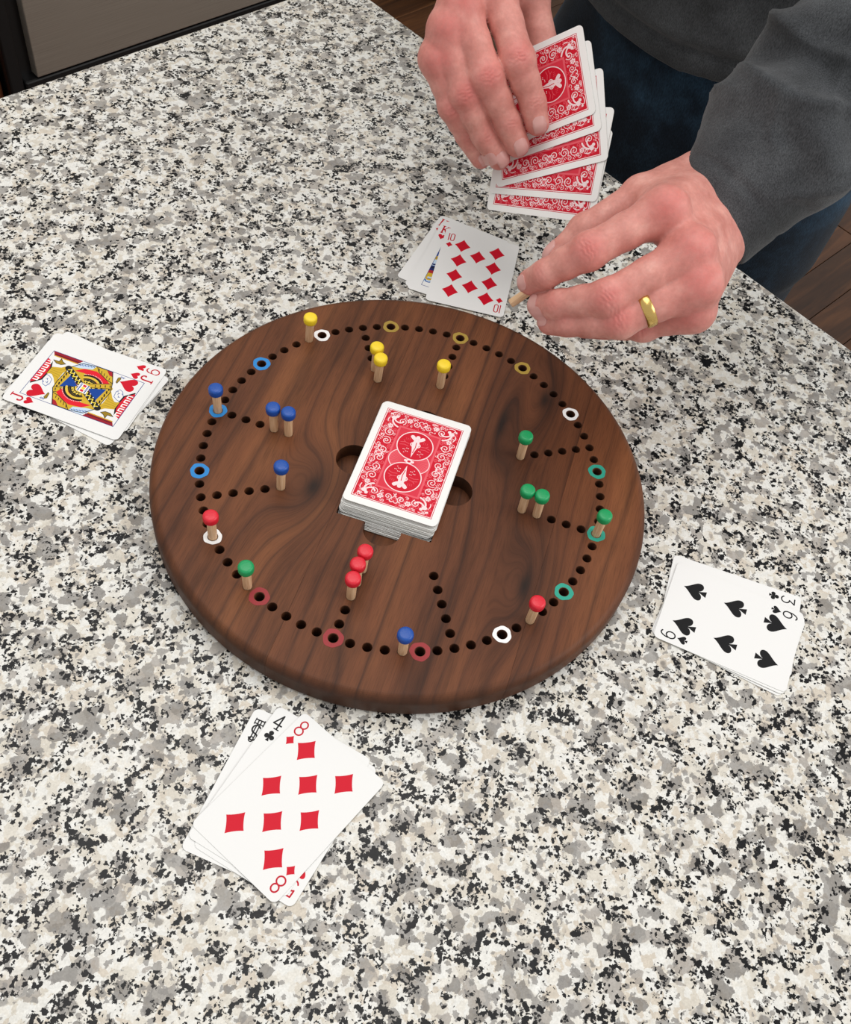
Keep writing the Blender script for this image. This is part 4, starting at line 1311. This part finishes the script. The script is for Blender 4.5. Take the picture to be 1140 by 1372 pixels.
    fl = np.clip(fl + 0.10 * np.clip(1 - ((V - cen) ** 2).sum(1) / 0.09 ** 2, 0, 1), 0, 1)
    return base, V, F, fl

def nail(field, J2, J3, r, parent, length=0.0108, halfw=0.0048, dn=None):
    J2, J3 = np.array(J2), np.array(J3)
    a = J3 - J2; a /= np.linalg.norm(a)
    d0 = DORSAL if dn is None else dn
    d = d0 - a * (a @ d0); d /= np.linalg.norm(d)
    b = np.cross(a, d)
    nu, nv = 11, 9
    P = []
    for i in range(nu):
        s = -1 + 2 * i / (nu - 1)
        for j in range(nv):
            t = -1 + 2 * j / (nv - 1)
            # superellipse plan
            hw = halfw * (1 - 0.12 * abs(s)) * (1 - max(-s - 0.55, 0) ** 2 * 2.2) * (1 - max(s - 0.7, 0) ** 2 * 2.6)
            P.append(J3 - a * 0.0052 + a * (s * length / 2) + b * (t * hw) + d * 0.016)
    P = np.array(P)
    for _ in range(40):
        P = P - d * field.sample(P)[:, None] * 0.7
    top = P + d * 0.00062; bot = P - d * 0.0008
    bm = bmesh.new()
    vt = [bm.verts.new(x) for x in top]; vb = [bm.verts.new(x) for x in bot]
    ix = lambda i, j: i * nv + j
    for i in range(nu - 1):
        for j in range(nv - 1):
            bm.faces.new((vt[ix(i, j)], vt[ix(i + 1, j)], vt[ix(i + 1, j + 1)], vt[ix(i, j + 1)]))
            bm.faces.new((vb[ix(i, j)], vb[ix(i, j + 1)], vb[ix(i + 1, j + 1)], vb[ix(i + 1, j)]))
    loop = [ix(0, j) for j in range(nv)] + [ix(i, nv - 1) for i in range(1, nu)] + [ix(nu - 1, j) for j in range(nv - 2, -1, -1)] + [ix(i, 0) for i in range(nu - 2, 0, -1)]
    for p, q in zip(loop, loop[1:] + loop[:1]): bm.faces.new((vt[p], vb[p], vb[q], vt[q]))
    from_bm('fingernail', bm, M['nail'], parent, smooth=60)

# coarse rest of the body (mostly inside the clothes)
CX, CY = 0.615, 0.205
def build_body():
    f = Field((0.20, -0.16, -0.93), (0.86, 0.56, 0.92), 0.007)
    for k, sy in (('L', -1), ('R', 1)):
        H = HANDS[k]; wr = np.array(H['wrist']); el = np.array(H['elbow'])
        d = (el - wr) / np.linalg.norm(el - wr)
        sh = np.array([CX + 0.01, CY + sy * 0.185, 0.46])
        f.cap(wr + d * 0.045, el, 0.0235, 0.036, 0.01); f.cap(el, sh, 0.038, 0.048, 0.02)
        f.cap((CX + 0.01, CY + sy * 0.09, -0.02), (CX + 0.0, CY + sy * 0.105, -0.42), 0.078, 0.052, 0.03)
        f.cap((CX + 0.0, CY + sy * 0.105, -0.42), (CX + 0.03, CY + sy * 0.11, -0.85), 0.05, 0.036, 0.03)
        f.cap((CX + 0.04, CY + sy * 0.11, -0.885), (CX - 0.12, CY + sy * 0.13, -0.893), 0.026, 0.020, 0.02)
        f.cap((CX, CY, 0.44), sh, 0.06, 0.055, 0.05)
    f.cap((CX, CY - 0.06, 0.02), (CX, CY - 0.05, 0.36), 0.095, 0.105, 0.05); f.cap((CX, CY + 0.06, 0.02), (CX, CY + 0.05, 0.36), 0.095, 0.105, 0.05)
    f.cap((CX, CY, 0.44), (CX - 0.025, CY, 0.60), 0.058, 0.054, 0.04)
    hc = np.array([CX - 0.045, CY, 0.70])
    f.ell(hc + [0.012, 0, 0.02], (0.095, 0.075, 0.10), 0.02); f.ell(hc + [-0.035, 0, -0.045], (0.058, 0.056, 0.075), 0.04)
    f.cap(hc + [-0.082, 0, 0.012], hc + [-0.108, 0, -0.026], 0.009, 0.015, 0.012)      # nose
    f.cap(hc + [-0.080, -0.020, -0.060], hc + [-0.080, 0.020, -0.060], 0.009, 0.009, 0.008)  # lips
    for sy in (-1, 1):
        f.ell(hc + [0.02, sy * 0.078, -0.005], (0.02, 0.012, 0.032), 0.008)
        f.ell(hc + [-0.088, sy * 0.031, 0.012], (0.016, 0.016, 0.011), 0.006, sub=True)
        f.cap(hc + [-0.080, sy * 0.018, 0.030], hc + [-0.076, sy * 0.046, 0.031], 0.010, 0.009, 0.01)
    V, F = f.mesh()
    return relax(V, F, 2, 0.5), F, hc

fL, VL, FL, aL = build_hand(HANDS['L'])
fR, VR, FR, aR = build_hand(HANDS['R'])
VB, FB, HEADC = build_body()
V = np.vstack([VL, VR, VB]); F = np.vstack([FL, FR + len(VL), FB + len(VL) + len(VR)])
me = mesh_from('person', V, F, np.r_[aL, aR, np.full(len(VB), 0.12)])
person = link('person', me, M['skin'])
tag(person, 'person in charcoal sweatshirt and jeans leaning over the counter, holding fanned cards and a peg', 'person')
for k, f in (('L', fL), ('R', fR)):
    H = HANDS[k]
    for nm, ln, hw in (('I', 0.0112, 0.0050), ('M', 0.0116, 0.0052), ('R', 0.0110, 0.0049), ('P', 0.0092, 0.0041)):
        nail(f, H[nm][2], H[nm][3], RAD[nm][5], person, ln, hw)
    tn = -FANN if k == 'R' else np.array([0.1, 0.55, 0.8])
    nail(f, H['T'][2], H['T'][3], 0.009, person, 0.0125, 0.0058, np.array(tn) / np.linalg.norm(tn))

# hair and eyes (above the frame)
def hair():
    f = Field(HEADC - 0.14, HEADC + 0.15, 0.005)
    f.ell(HEADC + [0.020, 0, 0.030], (0.100, 0.082, 0.102), 0.01)
    f.ell(HEADC + [-0.085, 0, -0.030], (0.075, 0.10, 0.082), 0.02, sub=True)
    f.ell(HEADC + [0.0, 0, -0.095], (0.2, 0.2, 0.07), 0.02, sub=True)
    V, F = f.mesh()
    link('hair', mesh_from('hair', relax(V, F, 2), F), M['hair'], person)
hair()
for sy in (-1, 1):
    bm = bmesh.new(); bmesh.ops.create_uvsphere(bm, u_segments=16, v_segments=10, radius=0.0125, matrix=Matrix.Translation(HEADC + np.array([-0.074, sy * 0.031, 0.012])))
    from_bm('eye', bm, M['eye'], person, smooth=180)

# ------------------------------------------------------------------ clothes
def sweatshirt():
    f = Field((0.14, -0.22, -0.03), (0.86, 0.62, 0.60), 0.0036)
    X = f.ax[0][:, None, None]; Y = f.ax[1][None, :, None]; Z = f.ax[2][None, None, :]
    # torso: an oval that leans and swells a little above the hem
    zz = np.clip(Z, 0.0, 0.5)
    a = 0.132 + 0.012 * np.sin(np.clip((zz - 0.02) / 0.22, 0, 1) * math.pi)
    b = 0.198 + 0.012 * np.sin(np.clip((zz - 0.02) / 0.25, 0, 1) * math.pi)
    cx = CX - 0.03 * zz
    q = (np.sqrt(((X - cx) / a) ** 2 + ((Y - CY) / b) ** 2) - 1) * a
    hem = 0.052 + 0.05 * np.abs(Y - CY) + 0.16 * np.clip(CY - 0.03 - Y, 0, 1)
    d = np.maximum(q, hem - Z); d = np.maximum(d, Z - 0.45)
    f.a = np.minimum(f.a, d.astype(np.float32))
    # rib band: pinch above the hem
    band = 0.0055 * np.exp(-((Z - hem - 0.030) / 0.0045) ** 2) + 0.003 * (Z < hem + 0.03) + 0.003 * np.exp(-((Z - hem - 0.0) / 0.006) ** 2)
    f.a = f.a + band.astype(np.float32)
    # soft diagonal folds
    f.a = f.a + (0.0022 * np.sin(38 * (Y - CY) + 30 * Z) * np.exp(-((Z - 0.13) / 0.06) ** 2)).astype(np.float32)
    f.cap((CX - 0.005, CY - 0.13, 0.44), (CX - 0.005, CY + 0.13, 0.44), 0.085, 0.085, 0.08)
    for k, sy in (('L', -1), ('R', 1)):
        H = HANDS[k]; wr = np.array(H['wrist']); el = np.array(H['elbow']); sh = np.array([CX + 0.005, CY + sy * 0.175, 0.44])
        dv = el - wr; Ln = np.linalg.norm(dv); dv /= Ln
        sd = np.array(H['side']); sd = sd - dv * (sd @ dv); sd /= np.linalg.norm(sd)
        up = np.cross(dv, sd); up *= np.sign(up[2])
        g = Field((0.14, -0.22, -0.03), (0.86, 0.62, 0.60), 0.0036)
        c0 = wr + dv * CUFF[k]
        for (t0, t1, r0, r1) in ((0.0, 0.050, 0.0375, 0.0385), (0.050, 0.080, 0.0390, 0.0465), (0.080, 0.15, 0.0475, 0.0505), (0.15, Ln + 0.01, 0.0510, 0.0560)):
            g.cap(c0 + dv * t0, c0 + dv * t1, r0, r1, 0.014, flat=(up, 0.95))
        g.cap(el, sh, 0.060, 0.074, 0.03)
        # gathered folds along the forearm
        for t, rr, s0, s1, sl in FOLDS:
            P = []
            for q_ in np.linspace(s0, s1, 9):
                e = 0.0025 * math.cos((q_ - (s0 + s1) / 2) / (s1 - s0) * math.pi)
                P.append(c0 + dv * (t + sl * (q_ - s0)) + (sd * math.sin(q_) + up * math.cos(q_)) * (rr - 0.0080 + e))
            for A_, B_ in zip(P[:-1], P[1:]): g.cap(A_, B_, 0.0095, 0.0095, 0.014)
        # cut the sleeve square at the cuff and hollow it
        pl = (X - c0[0]) * dv[0] + (Y - c0[1]) * dv[1] + (Z - c0[2]) * dv[2]
        g.a = np.maximum(g.a, (0.006 - pl).astype(np.float32))
        g.cap(c0 - dv * 0.02, c0 + dv * 0.030, 0.0315, 0.0310, 0.003, sub=True, flat=(up, 0.95))
        f.a = smin(f.a, g.a, 0.016)
    V, F = f.mesh()
    V = relax(V, F, 2, 0.5)
    N = f.grad(V)
    for k in 'LR':
        H = HANDS[k]; wr = np.array(H['wrist']); el = np.array(H['elbow'])
        dv = el - wr; Ln = np.linalg.norm(dv); dv /= Ln
        sd = np.array(H['side']); sd = sd - dv * (sd @ dv); sd /= np.linalg.norm(sd)
        up = np.cross(dv, sd); up *= np.sign(up[2])
        rel = V - (wr + dv * CUFF[k])
        t = rel @ dv; px = rel @ sd; py = rel @ up
        rad = np.sqrt(px ** 2 + py ** 2); q = np.arctan2(px, py)
        w = np.clip(1 - (rad - 0.058) / 0.02, 0, 1) * np.clip((t - 0.040) / 0.03, 0, 1) * np.clip((0.30 - t) / 0.05, 0, 1)
        ph = t / 0.052 + 0.55 * np.sin(q + 0.6) + 0.30 * np.sin(2 * q + 2.1) + 0.25 * np.sin(t * 55 + q)
        r = np.abs(np.sin(np.pi * ph))
        h1 = (1 - r) ** 2.2
        ph2 = t / 0.034 - 0.8 * np.sin(q - 0.9) + 0.4 * np.sin(3 * q + t * 40)
        h2 = (1 - np.abs(np.sin(np.pi * ph2))) ** 3
        V = V + N * (w * (0.0062 * h1 + 0.0032 * h2 * (0.5 + 0.5 * np.sin(5 * q + t * 30)) - 0.0022))[:, None]
        # knit ribs of the cuff
        wc = np.clip(1 - (rad - 0.048) / 0.01, 0, 1) * np.clip((0.040 - t) / 0.006, 0, 1) * np.clip((rad - 0.0335) / 0.003, 0, 1)
        V = V - N * (wc * 0.0012 * np.exp(-((t - 0.036) / 0.003) ** 2))[:, None]
    link('sweatshirt', mesh_from('sweatshirt', V, F), M['sweat'], person)
CUFF = {'L': -0.022, 'R': 0.03}
FOLDS = [(0.072, 0.046, -1.9, 0.2, 0.012), (0.088, 0.049, 0.0, 1.9, -0.010), (0.120, 0.051, -1.6, 0.7, 0.030), (0.165, 0.053, -0.6, 1.7, -0.028), (0.185, 0.054, -2.0, 0.0, 0.02)]
sweatshirt()

def jeans():
    f = Field((0.40, -0.06, -0.93), (0.84, 0.47, 0.12), 0.0055)
    X = f.ax[0][:, None, None]; Y = f.ax[1][None, :, None]; Z = f.ax[2][None, None, :]
    q = (np.sqrt(((X - CX) / 0.120) ** 2 + ((Y - CY) / 0.178) ** 2) - 1) * 0.12
    f.a = np.minimum(f.a, np.maximum(np.maximum(q, -0.13 - Z), Z - 0.085).astype(np.float32))
    for sy in (-1, 1):
        hp = (CX - 0.015, CY + sy * 0.092, -0.06); kn = (CX - 0.035, CY + sy * 0.104, -0.44); an = (CX + 0.015, CY + sy * 0.11, -0.855)
        f.cap(hp, kn, 0.098, 0.074, 0.03); f.cap(kn, an, 0.074, 0.064, 0.03)
        for t in (0.2, 0.45, 0.7):
            z = -0.06 - 0.7 * t
            f.cap((CX - 0.09, CY + sy * 0.06, z), (CX - 0.085, CY + sy * 0.15, z - 0.05), 0.008, 0.006, 0.016)
    f.a = np.maximum(f.a, (-0.885 - Z).astype(np.float32))
    V, F = f.mesh()
    link('jeans', mesh_from('jeans', relax(V, F, 2), F), M['denim'], person)
jeans()
for sy in (-1, 1):
    f = Field((CX - 0.20, CY + sy * 0.12 - 0.08, FLOOR_Z - 0.004), (CX + 0.12, CY + sy * 0.12 + 0.08, -0.80), 0.005)
    f.cap((CX + 0.05, CY + sy * 0.11, -0.88), (CX - 0.13, CY + sy * 0.132, -0.886), 0.046, 0.040, 0.02, flat=((0, 0, 1), 0.85))
    f.cap((CX + 0.04, CY + sy * 0.11, -0.88), (CX + 0.035, CY + sy * 0.11, -0.83), 0.042, 0.042, 0.02)
    f.a = np.maximum(f.a, (FLOOR_Z + 0.0005 - f.ax[2][None, None, :]).astype(np.float32))
    V, F = f.mesh()
    link('shoe', mesh_from('shoe', relax(V, F, 1), F), M['shoe'], person)

# ------------------------------------------------------------------ ring on the finger and the peg held in the pinch
J0, J1 = np.array(HANDS['L']['R'][0]), np.array(HANDS['L']['R'][1])
ax = J1 - J0; ax /= np.linalg.norm(ax)
c = J0 + (J1 - J0) * 0.66
ri = 0.0103
bm = bmesh.new()
prof = []
hw = 0.0033
for z, r in ((-hw, ri), (-hw, ri + 0.0007), (-hw + 0.0009, ri + 0.0015), (0, ri + 0.0017), (hw - 0.0009, ri + 0.0015), (hw, ri + 0.0007), (hw, ri), (-hw, ri)):
    prof.append((r, z))
lathe(bm, prof, 48, Matrix.Translation(c) @ Vector(ax).to_track_quat('Z', 'Y').to_matrix().to_4x4())
bmesh.ops.remove_doubles(bm, verts=bm.verts[:], dist=1e-6)
tag(from_bm('finger_ring', bm, M['gold'], smooth=40), 'wide gold band worn on the ring finger of the hand holding a peg', 'ring')

PE = np.array([0.0941, 0.0151, 0.1089])
PD = np.array([0.7425, -0.305, 0.5964]); PD = PD / np.linalg.norm(PD)
r_ = empty('game_peg')
org = Vector(PE + PD * 0.0115)
r_.matrix_world = Matrix.Translation(org) @ Vector(PD).to_track_quat('Z', 'Y').to_matrix().to_4x4()
tag(r_, 'wooden peg pinched between fingertips and thumb, its bare end poking out', 'peg')
for nm, me in (('shaft', SHAFT_ME), ('head', HEADS['yellow'])):
    o = bpy.data.objects.new(nm, me); COL.objects.link(o); o.parent = r_
